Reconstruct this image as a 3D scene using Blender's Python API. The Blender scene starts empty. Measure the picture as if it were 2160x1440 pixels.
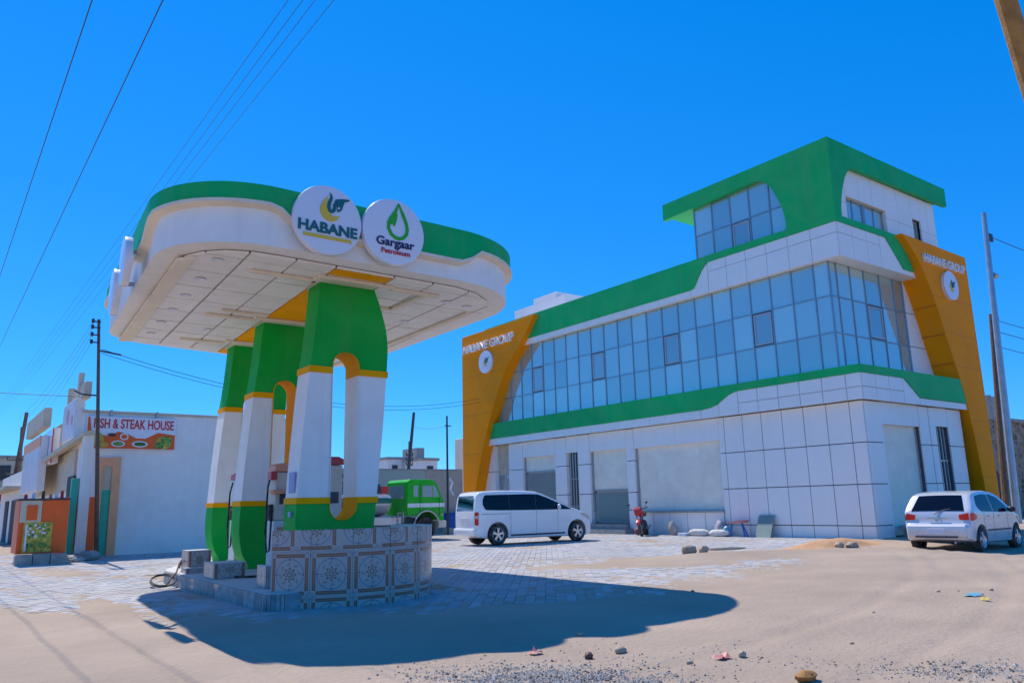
import bpy, bmesh, math, random
from mathutils import Vector, Matrix, noise as mnoise
random.seed(11)
sc = bpy.context.scene
COL = sc.collection

# ------------------------------------------------------------------ camera, sky, sun, exposure
cd = bpy.data.cameras.new("camera"); cam = bpy.data.objects.new("camera", cd); COL.objects.link(cam)
cam.matrix_world = Matrix(((0.80424606, -0.10275606, -0.58534559, 0.0),
                           (-0.5938588, -0.17674724, -0.78491537, 0.0),
                           (-0.0228034, 0.97887773, -0.20317086, 1.4),
                           (0, 0, 0, 1)))
cd.sensor_width = 36.0; cd.lens = 1652.0 / 2160.0 * 36.0
cd.clip_start = 0.1; cd.clip_end = 6000.0
sc.camera = cam

SUN = Vector((-0.02, 0.61, 0.79)).normalized()
EL = math.asin(SUN.z); ROT = math.atan2(SUN.x, SUN.y)
world = bpy.data.worlds.new("World"); sc.world = world; world.use_nodes = True
nt = world.node_tree; nt.nodes.clear()
sky = nt.nodes.new("ShaderNodeTexSky"); sky.sky_type = 'NISHITA'; sky.sun_disc = False
sky.sun_elevation = EL; sky.sun_rotation = ROT
sky.air_density = 1.0; sky.dust_density = 0.0; sky.ozone_density = 6.0; sky.altitude = 1200
tint = nt.nodes.new('ShaderNodeMix'); tint.data_type = 'RGBA'; tint.blend_type = 'MULTIPLY'; tint.inputs[0].default_value = 1.0
tint.inputs[7].default_value = (0.46, 0.83, 1.06, 1)                       # the photograph's strong blue grade
deep = nt.nodes.new('ShaderNodeMix'); deep.data_type = 'RGBA'; deep.inputs[0].default_value = 0.42
deep.inputs[7].default_value = (0.0, 1.62, 6.2, 1)                         # evens the bright horizon towards clear blue
bg = nt.nodes.new("ShaderNodeBackground"); bg.inputs['Strength'].default_value = 0.110
wo = nt.nodes.new("ShaderNodeOutputWorld")
nt.links.new(sky.outputs[0], tint.inputs[6]); nt.links.new(tint.outputs[2], deep.inputs[6])
sat = nt.nodes.new('ShaderNodeHueSaturation'); sat.inputs['Saturation'].default_value = 1.05
nt.links.new(deep.outputs[2], sat.inputs['Color']); nt.links.new(sat.outputs[0], bg.inputs['Color']); nt.links.new(bg.outputs[0], wo.inputs['Surface'])

sl = bpy.data.lights.new("sun", 'SUN'); sl.energy = 3.1; sl.angle = math.radians(0.5); sl.color = (1.0, 0.92, 0.80)
so = bpy.data.objects.new("sun", sl); COL.objects.link(so)
so.rotation_euler = SUN.to_track_quat('Z', 'Y').to_euler()

vs = sc.view_settings
vs.view_transform = 'Standard'; vs.look = 'None'; vs.exposure = 0.66; vs.gamma = 1.0; vs.use_curve_mapping = False
sc.cycles.max_bounces = 8; sc.cycles.transparent_max_bounces = 12
sc.cycles.use_denoising = True

# ------------------------------------------------------------------ materials
MATS = {}
def mat(name, col, rough=0.6, metal=0.0, var=0.10, scale=3.0, bump=0.0, bscale=40.0, coat=0.0, spec=0.5,
        dirt=None, dirt_amt=0.0, dirt_scale=1.2, drip=0.0, emit=None):
    if name in MATS: return MATS[name]
    m = bpy.data.materials.new(name); m.use_nodes = True; n = m.node_tree
    b = n.nodes['Principled BSDF']
    b.inputs['Roughness'].default_value = rough; b.inputs['Metallic'].default_value = metal
    b.inputs['Coat Weight'].default_value = coat; b.inputs['Specular IOR Level'].default_value = spec
    tc = n.nodes.new('ShaderNodeTexCoord'); geo = n.nodes.new('ShaderNodeNewGeometry')
    no = n.nodes.new('ShaderNodeTexNoise'); no.inputs['Scale'].default_value = scale; no.inputs['Detail'].default_value = 6
    n.links.new(geo.outputs['Position'], no.inputs['Vector'])
    mr = n.nodes.new('ShaderNodeMapRange')
    mr.inputs['From Min'].default_value = 0.3; mr.inputs['From Max'].default_value = 0.7
    mr.inputs['To Min'].default_value = 1 - var; mr.inputs['To Max'].default_value = 1 + var
    n.links.new(no.outputs['Fac'], mr.inputs['Value'])
    oi = n.nodes.new('ShaderNodeObjectInfo')
    mo = n.nodes.new('ShaderNodeMapRange'); mo.inputs['To Min'].default_value = 1 - var * 0.5; mo.inputs['To Max'].default_value = 1 + var * 0.5
    n.links.new(oi.outputs['Random'], mo.inputs['Value'])
    mm = n.nodes.new('ShaderNodeMath'); mm.operation = 'MULTIPLY'
    n.links.new(mr.outputs[0], mm.inputs[0]); n.links.new(mo.outputs[0], mm.inputs[1])
    mx = n.nodes.new('ShaderNodeMix'); mx.data_type = 'RGBA'; mx.blend_type = 'MULTIPLY'; mx.inputs[0].default_value = 1
    mx.inputs[6].default_value = (*col, 1); n.links.new(mm.outputs[0], mx.inputs[7])
    out = mx.outputs[2]
    if dirt:
        n2 = n.nodes.new('ShaderNodeTexNoise'); n2.inputs['Scale'].default_value = dirt_scale; n2.inputs['Detail'].default_value = 8
        n2.inputs['Roughness'].default_value = 0.65
        n.links.new(geo.outputs['Position'], n2.inputs['Vector'])
        r2 = n.nodes.new('ShaderNodeMapRange'); r2.inputs['From Min'].default_value = 0.42; r2.inputs['From Max'].default_value = 0.7
        r2.inputs['To Min'].default_value = 0; r2.inputs['To Max'].default_value = dirt_amt
        n.links.new(n2.outputs['Fac'], r2.inputs['Value'])
        m2 = n.nodes.new('ShaderNodeMix'); m2.data_type = 'RGBA'
        n.links.new(r2.outputs[0], m2.inputs[0]); n.links.new(out, m2.inputs[6]); m2.inputs[7].default_value = (*dirt, 1)
        out = m2.outputs[2]
    if drip:      # rain streaks: noise drawn out vertically
        mp = n.nodes.new('ShaderNodeMapping'); mp.inputs['Scale'].default_value = (5.5, 5.5, 0.22); n.links.new(geo.outputs['Position'], mp.inputs['Vector'])
        n3 = n.nodes.new('ShaderNodeTexNoise'); n3.inputs['Scale'].default_value = 1.0; n3.inputs['Detail'].default_value = 7; n3.inputs['Roughness'].default_value = 0.6
        n.links.new(mp.outputs[0], n3.inputs['Vector'])
        r3 = n.nodes.new('ShaderNodeMapRange'); r3.inputs['From Min'].default_value = 0.5; r3.inputs['From Max'].default_value = 0.75; r3.inputs['To Min'].default_value = 0; r3.inputs['To Max'].default_value = drip
        n.links.new(n3.outputs['Fac'], r3.inputs['Value'])
        m3 = n.nodes.new('ShaderNodeMix'); m3.data_type = 'RGBA'; n.links.new(r3.outputs[0], m3.inputs[0]); n.links.new(out, m3.inputs[6]); m3.inputs[7].default_value = (0.30, 0.25, 0.19, 1)
        out = m3.outputs[2]
    n.links.new(out, b.inputs['Base Color'])
    if bump:
        nb = n.nodes.new('ShaderNodeTexNoise'); nb.inputs['Scale'].default_value = bscale; nb.inputs['Detail'].default_value = 5
        n.links.new(geo.outputs['Position'], nb.inputs['Vector'])
        bp = n.nodes.new('ShaderNodeBump'); bp.inputs['Strength'].default_value = bump; bp.inputs['Distance'].default_value = 0.02
        n.links.new(nb.outputs['Fac'], bp.inputs['Height']); n.links.new(bp.outputs[0], b.inputs['Normal'])
    if emit:
        b.inputs['Emission Color'].default_value = (*emit, 1); b.inputs['Emission Strength'].default_value = 1
    MATS[name] = m; return m

DUST = (0.50, 0.40, 0.30)
WHITE = mat('white_cladding', (0.90, 0.86, 0.82), 0.35, var=0.02, scale=1.5, dirt=DUST, dirt_amt=0.05, dirt_scale=0.5, bump=0.10, bscale=0.9, drip=0.05)
WHITEP = mat('white_plaster', (0.90, 0.86, 0.81), 0.7, var=0.03, bump=0.15, bscale=25, dirt=DUST, dirt_amt=0.14, dirt_scale=0.9, drip=0.10)
CREAM = mat('cream_trim', (0.84, 0.72, 0.56), 0.6, var=0.05, dirt=DUST, dirt_amt=0.15)
SOFFIT = mat('soffit_panel', (0.92, 0.86, 0.79), 0.5, var=0.05, dirt=DUST, dirt_amt=0.12)
JOINT = mat('joint_grey', (0.13, 0.13, 0.14), 0.8)
GREEN = mat('green_cladding', (0.002, 0.44, 0.12), 0.45, spec=0.15, var=0.08, scale=0.8, dirt=DUST, dirt_amt=0.06, bump=0.10, bscale=0.9, drip=0.10)
GREEND = mat('green_paint', (0.001, 0.40, 0.045), 0.6, spec=0.15, var=0.10, scale=2.0, drip=0.08, dirt=DUST, dirt_amt=0.05, bump=0.06, bscale=20)
ORANGE = mat('orange_cladding', (1.0, 0.30, 0.003), 0.55, spec=0.06, var=0.05, scale=0.8, dirt=(0.75,0.28,0.06), dirt_amt=0.25, bump=0.05, bscale=1.2)
YELLOW = mat('amber_paint', (0.98, 0.40, 0.002), 0.6, spec=0.08, var=0.06)
TEAL = mat('teal_print', (0.006, 0.13, 0.14), 0.5, var=0.02)
YEL2 = mat('yellow_print', (0.78, 0.52, 0.04), 0.5, var=0.02)
LEAF = mat('leaf_green_print', (0.02, 0.42, 0.02), 0.5, var=0.02)
NAVY = mat('navy_print', (0.015, 0.015, 0.10), 0.5, var=0.02)
REDP = mat('red_print', (0.62, 0.03, 0.04), 0.5, var=0.02)
SIGNW = mat('sign_acrylic', (0.78, 0.76, 0.82), 0.25, var=0.02, coat=0.3)
STEEL = mat('dull_steel', (0.42, 0.43, 0.45), 0.4, 0.8, var=0.1)
DARKM = mat('dark_metal', (0.05, 0.055, 0.07), 0.5, 0.3, var=0.1)
MULL = mat('blue_grey_aluminium', (0.22, 0.33, 0.42), 0.4, 0.3, var=0.05)
FRAMEC = mat('pale_aluminium', (0.45, 0.45, 0.45), 0.4, 0.4, var=0.05)
SHUT = mat('shutter_cream', (0.95, 0.86, 0.71), 0.5, 0.1, var=0.05, dirt=DUST, dirt_amt=0.2)
DARKIN = mat('dark_interior', (0.05, 0.06, 0.06), 0.8)
INTER = mat('interior_plaster', (0.72, 0.72, 0.72), 0.8, var=0.05)
BLACK = mat('black_rubber', (0.018, 0.018, 0.02), 0.8, var=0.2, dirt=DUST, dirt_amt=0.3, dirt_scale=6)
ALLOY = mat('alloy_rim', (0.62, 0.62, 0.64), 0.25, 0.9, var=0.04)
CARW = mat('white_car_paint', (0.86, 0.86, 0.86), 0.25, var=0.02, coat=0.6, dirt=DUST, dirt_amt=0.12, dirt_scale=1.5)
CARS = mat('silver_white_car_paint', (0.66, 0.67, 0.70), 0.25, 0.25, var=0.02, coat=0.6, dirt=DUST, dirt_amt=0.12, dirt_scale=1.5)
CGLASS = mat('tinted_car_glass', (0.003, 0.004, 0.010), 0.08, var=0.0, spec=0.35)
REDL = mat('red_lamp', (0.60, 0.015, 0.012), 0.15, var=0.05, coat=0.5)
CLEARL = mat('clear_lamp', (0.55, 0.52, 0.42), 0.15, var=0.05, coat=0.5)
TRUCKG = mat('truck_green', (0.01, 0.50, 0.02), 0.4, var=0.06, coat=0.05, spec=0.2, dirt=DUST, dirt_amt=0.12)
TANKG = mat('tank_teal', (0.01, 0.16, 0.12), 0.4, var=0.08)
SILV = mat('tank_silver', (0.52, 0.54, 0.57), 0.35, 0.5, var=0.08, dirt=DUST, dirt_amt=0.25)
CONC = mat('concrete_grey', (0.36, 0.34, 0.31), 0.85, var=0.18, scale=4, bump=0.4, bscale=30)
STONE = mat('rubble_stone', (0.40, 0.26, 0.15), 0.85, var=0.3, scale=3, bump=0.6, bscale=10)
WOOD = mat('pole_wood', (0.16, 0.10, 0.065), 0.8, var=0.25, scale=6, bump=0.4, bscale=30)
WOODO = mat('pole_wood_tan', (0.42, 0.20, 0.05), 0.8, var=0.25, scale=6, bump=0.4, bscale=30)
PEACH = mat('peach_paint', (0.88, 0.40, 0.20), 0.6, var=0.08)
TEALP = mat('teal_door_paint', (0.02, 0.46, 0.30), 0.5, var=0.08)
ORED = mat('orange_red_paint', (0.85, 0.12, 0.01), 0.5, var=0.08)
BEIGE = mat('beige_paint', (0.60, 0.52, 0.38), 0.7, var=0.1)
BLUEP = mat('blue_paint', (0.01, 0.14, 0.50), 0.5, var=0.08)
SANDO = mat('orange_sand', (0.60, 0.33, 0.16), 0.95, var=0.12, scale=8, bump=0.5, bscale=40)
ROCK = mat('pale_rock', (0.46, 0.36, 0.26), 0.9, var=0.2, scale=12, bump=0.6, bscale=30)
SACK = mat('sack_white', (0.62, 0.60, 0.55), 0.85, var=0.12, scale=8, bump=0.4, bscale=20)
PINK = mat('pink_plastic', (0.62, 0.22, 0.20), 0.4, var=0.1)
SKYB = mat('sky_blue_plastic', (0.14, 0.38, 0.50), 0.4, var=0.1)
BRWN = mat('brown_wood', (0.10, 0.045, 0.03), 0.6, var=0.2)
FOODY = mat('food_yellow', (0.55, 0.42, 0.06), 0.6, var=0.4, scale=9)
FOODG = mat('food_green', (0.14, 0.26, 0.04), 0.6, var=0.8, scale=14)

def glass_mat(name, tint, refl, trans):
    m = bpy.data.materials.new(name); m.use_nodes = True; n = m.node_tree; n.nodes.clear()
    o = n.nodes.new('ShaderNodeOutputMaterial')
    tr = n.nodes.new('ShaderNodeBsdfTransparent'); tr.inputs[0].default_value = (*tint, 1)
    gl = n.nodes.new('ShaderNodeBsdfGlossy'); gl.inputs['Color'].default_value = (*refl, 1); gl.inputs['Roughness'].default_value = 0.04
    df = n.nodes.new('ShaderNodeBsdfDiffuse'); df.inputs[0].default_value = (0.58, 0.80, 0.78, 1)
    oi = n.nodes.new('ShaderNodeObjectInfo'); rm = n.nodes.new('ShaderNodeMapRange'); rm.inputs['To Min'].default_value = 0.72; rm.inputs['To Max'].default_value = 1.15   # pane to pane tone
    n.links.new(oi.outputs['Random'], rm.inputs['Value']); cm = n.nodes.new('ShaderNodeMix'); cm.data_type = 'RGBA'; cm.blend_type = 'MULTIPLY'; cm.inputs[0].default_value = 1
    cm.inputs[6].default_value = df.inputs[0].default_value; n.links.new(rm.outputs[0], cm.inputs[7]); n.links.new(cm.outputs[2], df.inputs[0])
    geo = n.nodes.new('ShaderNodeNewGeometry')
    no = n.nodes.new('ShaderNodeTexNoise'); no.inputs['Scale'].default_value = 0.9
    n.links.new(geo.outputs['Position'], no.inputs['Vector'])
    bp = n.nodes.new('ShaderNodeBump'); bp.inputs['Strength'].default_value = 0.06; bp.inputs['Distance'].default_value = 0.1
    n.links.new(no.outputs['Fac'], bp.inputs['Height']); n.links.new(bp.outputs[0], gl.inputs['Normal'])
    fr = n.nodes.new('ShaderNodeFresnel'); fr.inputs['IOR'].default_value = 1.9
    m1 = n.nodes.new('ShaderNodeMixShader'); m1.inputs[0].default_value = trans
    n.links.new(df.outputs[0], m1.inputs[1]); n.links.new(tr.outputs[0], m1.inputs[2])
    ad = n.nodes.new('ShaderNodeMath'); ad.operation = 'ADD'; ad.inputs[1].default_value = 0.22; ad.use_clamp = True
    n.links.new(fr.outputs[0], ad.inputs[0])
    m2 = n.nodes.new('ShaderNodeMixShader'); n.links.new(ad.outputs[0], m2.inputs[0])
    n.links.new(m1.outputs[0], m2.inputs[1]); n.links.new(gl.outputs[0], m2.inputs[2])
    n.links.new(m2.outputs[0], o.inputs['Surface']); return m
GLASS = glass_mat('blue_facade_glass', (0.70, 0.90, 0.94), (0.76, 0.92, 0.92), 0.38)
GLASS2 = glass_mat('grey_window_glass', (0.55, 0.62, 0.66), (0.7, 0.75, 0.8), 0.55)

# ------------------------------------------------------------------ mesh helpers
OFF = {}
class MB:
    def __init__(s): s.v = []; s.f = []; s.m = []
    def add(s, vs, fs, m=0):
        k = len(s.v); s.v += [tuple(p) for p in vs]; s.f += [tuple(i + k for i in f) for f in fs]; s.m += [m] * len(fs); return s
    def box(s, x0, x1, y0, y1, z0, z1, m=0):
        return s.add([(x0,y0,z0),(x1,y0,z0),(x1,y1,z0),(x0,y1,z0),(x0,y0,z1),(x1,y0,z1),(x1,y1,z1),(x0,y1,z1)],
                     [(0,3,2,1),(4,5,6,7),(0,1,5,4),(1,2,6,5),(2,3,7,6),(3,0,4,7)], m)
    def obox(s, c, dx, dy, dz, M, m=0):
        hx, hy, hz = dx/2, dy/2, dz/2
        vs = [Vector(c) + M @ Vector(p) for p in [(-hx,-hy,-hz),(hx,-hy,-hz),(hx,hy,-hz),(-hx,hy,-hz),(-hx,-hy,hz),(hx,-hy,hz),(hx,hy,hz),(-hx,hy,hz)]]
        return s.add(vs, [(0,3,2,1),(4,5,6,7),(0,1,5,4),(1,2,6,5),(2,3,7,6),(3,0,4,7)], m)
    def prism(s, poly, ax, a, b, m=0):
        def P(p, t): return (t, p[0], p[1]) if ax == 0 else ((p[0], t, p[1]) if ax == 1 else (p[0], p[1], t))
        n = len(poly); vs = [P(p, a) for p in poly] + [P(p, b) for p in poly]
        fs = [tuple(range(n)), tuple(range(2*n-1, n-1, -1))] + [(i, (i+1) % n, n + (i+1) % n, n + i) for i in range(n)]
        return s.add(vs, fs, m)
    def tube(s, pts, r, n=6, m=0, caps=True):
        pts = [Vector(p) for p in pts]; rs = r if isinstance(r, (list, tuple)) else [r]*len(pts)
        vs = []
        for i, p in enumerate(pts):
            d = (pts[min(i+1, len(pts)-1)] - pts[max(i-1, 0)]).normalized()
            up = Vector((0,0,1)) if abs(d.z) < 0.9 else Vector((1,0,0))
            a = d.cross(up).normalized(); b = d.cross(a)
            for k in range(n):
                t = 2*math.pi*k/n; vs.append(p + (a*math.cos(t) + b*math.sin(t))*rs[i])
        fs = [(i*n+k, i*n+(k+1)%n, (i+1)*n+(k+1)%n, (i+1)*n+k) for i in range(len(pts)-1) for k in range(n)]
        if caps: fs += [tuple(range(n-1,-1,-1)), tuple(range((len(pts)-1)*n, len(pts)*n))]
        return s.add(vs, fs, m)
    def cyl(s, p0, p1, r0, r1=None, n=16, m=0): return s.tube([p0, p1], [r0, r0 if r1 is None else r1], n, m)
    def ball(s, c, r, nu=12, nv=8, m=0, jit=0.0, sd=0):
        rx, ry, rz = r if isinstance(r, (tuple, list)) else (r, r, r); rnd = random.Random(sd)
        vs = [(c[0], c[1], c[2]-rz)]
        for j in range(1, nv):
            th = -math.pi/2 + math.pi*j/nv
            for i in range(nu):
                ph = 2*math.pi*i/nu; q = 1 + jit*(rnd.random()-0.5)*2
                vs.append((c[0]+rx*q*math.cos(th)*math.cos(ph), c[1]+ry*q*math.cos(th)*math.sin(ph), c[2]+rz*q*math.sin(th)))
        vs.append((c[0], c[1], c[2]+rz)); L = len(vs)-1
        fs = [(0, 1+(i+1)%nu, 1+i) for i in range(nu)]
        for j in range(nv-2):
            fs += [(1+j*nu+i, 1+j*nu+(i+1)%nu, 1+(j+1)*nu+(i+1)%nu, 1+(j+1)*nu+i) for i in range(nu)]
        fs += [(L, 1+(nv-2)*nu+i, 1+(nv-2)*nu+(i+1)%nu) for i in range(nu)]
        return s.add(vs, fs, m)
    def lathe(s, c, axis, prof, n=24, m=0, closed=True):
        """prof = (distance along axis, radius); axis 0/1/2"""
        vs = []; k = len(prof)
        for i in range(n):
            t = 2*math.pi*i/n; ct, st = math.cos(t), math.sin(t)
            for d, r in prof:
                p = (d, r*ct, r*st) if axis == 0 else ((r*ct, d, r*st) if axis == 1 else (r*ct, r*st, d))
                vs.append((c[0]+p[0], c[1]+p[1], c[2]+p[2]))
        fs = []
        for i in range(n):
            for j in range(k if closed else k-1):
                fs.append((i*k+j, i*k+(j+1)%k, ((i+1)%n)*k+(j+1)%k, ((i+1)%n)*k+j))
        return s.add(vs, fs, m)
    def build(s, name, mats, parent=None, smooth=False, bevel=0.0, recalc=True, angle=35, seg=2):
        off = OFF.get(parent.name, Vector()) if parent else Vector()
        me = bpy.data.meshes.new(name)
        me.from_pydata([(p[0]-off.x, p[1]-off.y, p[2]-off.z) for p in s.v], [], s.f)
        for mt in (mats if isinstance(mats, (list, tuple)) else [mats]): me.materials.append(mt)
        if any(s.m): me.polygons.foreach_set('material_index', s.m)
        if recalc:
            bm = bmesh.new(); bm.from_mesh(me); bmesh.ops.recalc_face_normals(bm, faces=bm.faces); bm.to_mesh(me); bm.free()
        if smooth:
            me.polygons.foreach_set('use_smooth', [True]*len(me.polygons)); me.set_sharp_from_angle(angle=math.radians(angle))
        me.update()
        o = bpy.data.objects.new(name, me); COL.objects.link(o)
        if parent: o.parent = parent
        OFF[o.name] = off
        if bevel:
            bv = o.modifiers.new('bevel', 'BEVEL'); bv.width = bevel; bv.segments = seg; bv.limit_method = 'ANGLE'; bv.angle_limit = math.radians(40)
            bv.harden_normals = False
        return o

def tag(o, label=None, cat=None, group=None, kind=None):
    if label: o['label'] = label
    if cat: o['category'] = cat
    if group: o['group'] = group
    if kind: o['kind'] = kind
    return o
def thing(name, label, cat, loc=(0,0,0), rotz=0.0, group=None):
    o = bpy.data.objects.new(name, None); o.empty_display_size = 0.2; COL.objects.link(o)
    o.location = loc; o.rotation_euler = (0, 0, rotz); OFF[o.name] = Vector(loc)
    return tag(o, label, cat, group)
def local_thing(name, label, cat, group=None):     # a prototype: parts in local coordinates, moved afterwards
    return thing(name, label, cat, (0,0,0), 0, group)
UNIT = {}
def pbox(name, m, parent, x0, x1, y0, y1, z0, z1):
    if m.name not in UNIT:
        me = bpy.data.meshes.new('unit_block')
        me.from_pydata([(a,b,c) for c in (-.5,.5) for a,b in ((-.5,-.5),(.5,-.5),(.5,.5),(-.5,.5))], [],
                       [(0,3,2,1),(4,5,6,7),(0,1,5,4),(1,2,6,5),(2,3,7,6),(3,0,4,7)])
        me.materials.append(m); UNIT[m.name] = me
    o = bpy.data.objects.new(name, UNIT[m.name]); COL.objects.link(o)
    off = OFF.get(parent.name, Vector()) if parent else Vector()
    o.location = ((x0+x1)/2-off.x, (y0+y1)/2-off.y, (z0+z1)/2-off.z); o.scale = (abs(x1-x0), abs(y1-y0), abs(z1-z0))
    if parent: o.parent = parent
    OFF[o.name] = Vector(((x0+x1)/2, (y0+y1)/2, (z0+z1)/2))
    return o
def copy_tree(o, parent=None):
    c = o.copy(); COL.objects.link(c)
    if parent: c.parent = parent
    for ch in list(o.children): copy_tree(ch, c)
    return c
def facing(which, origin):
    """local (u right, v up, w towards the viewer) -> world"""
    o = Vector(origin)
    if which == '-y': a = ((1,0,0),(0,0,1),(0,-1,0))
    elif which == '-x': a = ((0,-1,0),(0,0,1),(-1,0,0))
    M = Matrix((a[0], a[1], a[2])).transposed().to_4x4(); M.translation = o
    return M
def flat(poly, F, w0, w1, mb, m=0):
    n = len(poly); vs = [F @ Vector((p[0], p[1], w0)) for p in poly] + [F @ Vector((p[0], p[1], w1)) for p in poly]
    mb.add(vs, [tuple(range(n)), tuple(range(2*n-1, n-1, -1))] + [(i,(i+1)%n,n+(i+1)%n,n+i) for i in range(n)], m)
def strip(path, w, F, w0, w1, mb, m=0):
    """flat ribbon of width w (list ok) along a 2-D path"""
    L = []; Rr = []; ws = w if isinstance(w, (list, tuple)) else [w]*len(path)
    for i, p in enumerate(path):
        a = path[max(i-1,0)]; b = path[min(i+1,len(path)-1)]
        d = Vector((b[0]-a[0], b[1]-a[1])).normalized(); nrm = Vector((-d.y, d.x))*ws[i]/2
        L.append((p[0]+nrm.x, p[1]+nrm.y)); Rr.append((p[0]-nrm.x, p[1]-nrm.y))
    for i in range(len(path)-1):
        flat([L[i], L[i+1], Rr[i+1], Rr[i]], F, w0, w1, mb, m)
def circle(cx, cy, r, n=40, ry=None): return [(cx+r*math.cos(2*math.pi*i/n), cy+(ry or r)*math.sin(2*math.pi*i/n)) for i in range(n)]
def text(body, F, u0, u1, v0, v1, m, parent, name='lettering', depth=0.01, bold=0.012, w=0.0, shear=0.0, keep=False):
    cu = bpy.data.curves.new('t', 'FONT'); cu.body = body; cu.extrude = 0.02; cu.offset = bold; cu.shear = shear
    o = bpy.data.objects.new('t', cu); COL.objects.link(o)
    me = bpy.data.meshes.new_from_object(o.evaluated_get(bpy.context.evaluated_depsgraph_get()))
    bpy.data.objects.remove(o); bpy.data.curves.remove(cu)
    xs = [v.co.x for v in me.vertices]; ys = [v.co.y for v in me.vertices]; zs = [v.co.z for v in me.vertices]
    sx = (u1-u0)/(max(xs)-min(xs)); sy = (v1-v0)/(max(ys)-min(ys)); sz = depth/(max(zs)-min(zs))
    off = OFF.get(parent.name, Vector())
    for v in me.vertices:
        v.co = (F @ Vector((u0+(v.co.x-min(xs))*sx, v0+(v.co.y-min(ys))*sy, w+(v.co.z-min(zs))*sz))) - off
    me.materials.clear(); me.materials.append(m); me.name = name
    ob = bpy.data.objects.new(name, me); COL.objects.link(ob); ob.parent = parent; OFF[ob.name] = off
    return ob
def smooth01(a, b, x):
    t = max(0.0, min(1.0, (x-a)/(b-a))); return t*t*(3-2*t)
def interp(pts, x):
    if x <= pts[0][0]: return pts[0][1]
    for (a, fa), (b, fb) in zip(pts, pts[1:]):
        if x <= b: return fa + (fb-fa)*(x-a)/(b-a)
    return pts[-1][1]

# ------------------------------------------------------------------ ground
BND = [(-40,22),(-1.5,20.5),(0.6,17.5),(1.6,13.5),(2.4,12.0),(2.9,11.3),(3.9,10.2),(5,9.7),(6.2,9.35),(7.7,9.05),(9.9,8.9),(12.5,9.4),(15.3,10.3),(19.4,11.6),(23,13.6),(26,15),(60,16)]
def drop(x, y): return 0.050*max(0.0, min(9.0, 13.9-y))*smooth01(18.5, 25, x)
def nz(x, y, s, k=0.0): return mnoise.noise(Vector((x*s, y*s, k)))
def paved(x, y): return y - interp(BND, x) + 0.75*nz(x, y, 0.45, 3) + 0.45*nz(x, y, 1.7, 9)   # > 0 inside the paving
def ground_z(x, y):
    p = paved(x, y)
    z = -0.009 + 0.034*(1-smooth01(-1.4, 1.2, p))
    z += 0.018*nz(x, y, 0.6) + 0.010*nz(x, y, 2.2, 5) + 0.006*nz(x, y, 6, 2)
    if p < 0.5:
        for tx, d in ((1.97, 0.035), (2.64, 0.03)):
            q = abs(x - tx - 0.05*nz(x, y, 0.4, 8)); z -= d*math.exp(-(q/0.07)**2) ; z += 0.35*d*math.exp(-((q-0.17)/0.07)**2)
        for cx_, cy_, R_, w_ in ((2.0, 34.0, 29.3, 0.10), (2.0, 34.0, 30.7, 0.10), (30.0, -16.0, 26.2, 0.12), (30.0, -16.0, 27.6, 0.12)):   # faint curved wheel ruts
            q = abs(math.hypot(x-cx_, y-cy_) - R_ - 0.08*nz(x, y, 0.3, 7)); z -= 0.016*math.exp(-(q/w_)**2); z += 0.008*math.exp(-((q-0.22)/0.1)**2)
        z += 0.010*nz(x, y, 1.1, 21)*smooth01(0.0, 0.5, nz(x, y, 0.25, 30)+0.25) + 0.007*abs(nz(x, y, 3.7, 14))
    # sand heaped over the paving in the middle of the yard
    z += 0.13*math.exp(-(((x-15.6)/2.6)**2 + ((y-13.2)/0.9)**2)) * (1+0.3*nz(x, y, 1.1, 4))
    z += 0.02*math.exp(-(((x-3.2)/0.8)**2 + ((y-21.5)/2.0)**2))
    z += 0.03*math.exp(-(((x-2.4)/0.3)**2 + ((y-14.0)/1.6)**2))
    return z - drop(x, y)
def axis_vals(rngs):
    out = []
    for a, b, st in rngs:
        n = max(1, round((b-a)/st)); out += [a + (b-a)*i/n for i in range(n)]
    return out + [rngs[-1][1]]
GX = axis_vals([(-3000,-300,900),(-300,-40,65),(-40,-4,4),(-4,1.4,0.3),(1.4,3.3,0.045),(3.3,12,0.11),(12,27,0.2),(27,60,3),(60,300,60),(300,3000,900)])
GY = axis_vals([(-3000,-300,900),(-300,-20,70),(-20,1,3),(1,3,0.3),(3,14,0.10),(14,26,0.2),(26,45,1.0),(45,300,50),(300,3000,900)])
gv = [(x, y, ground_z(x, y) if (-6 < x < 60 and -6 < y < 60) else (-0.03 - drop(x, y))) for y in GY for x in GX]
NX = len(GX)
gf = [(j*NX+i, j*NX+i+1, (j+1)*NX+i+1, (j+1)*NX+i) for j in range(len(GY)-1) for i in range(NX-1)]
SANDM = mat('sand', (0.385, 0.295, 0.22), 0.95, var=0.13, scale=0.5, bump=0.9, bscale=16, dirt=(0.315, 0.24, 0.172), dirt_amt=0.5, dirt_scale=0.35)
mb = MB(); mb.v = gv; mb.f = gf; mb.m = [0]*len(gf)
go = mb.build('ground', SANDM, smooth=True, recalc=False, angle=180); tag(go, kind='structure')

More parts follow.
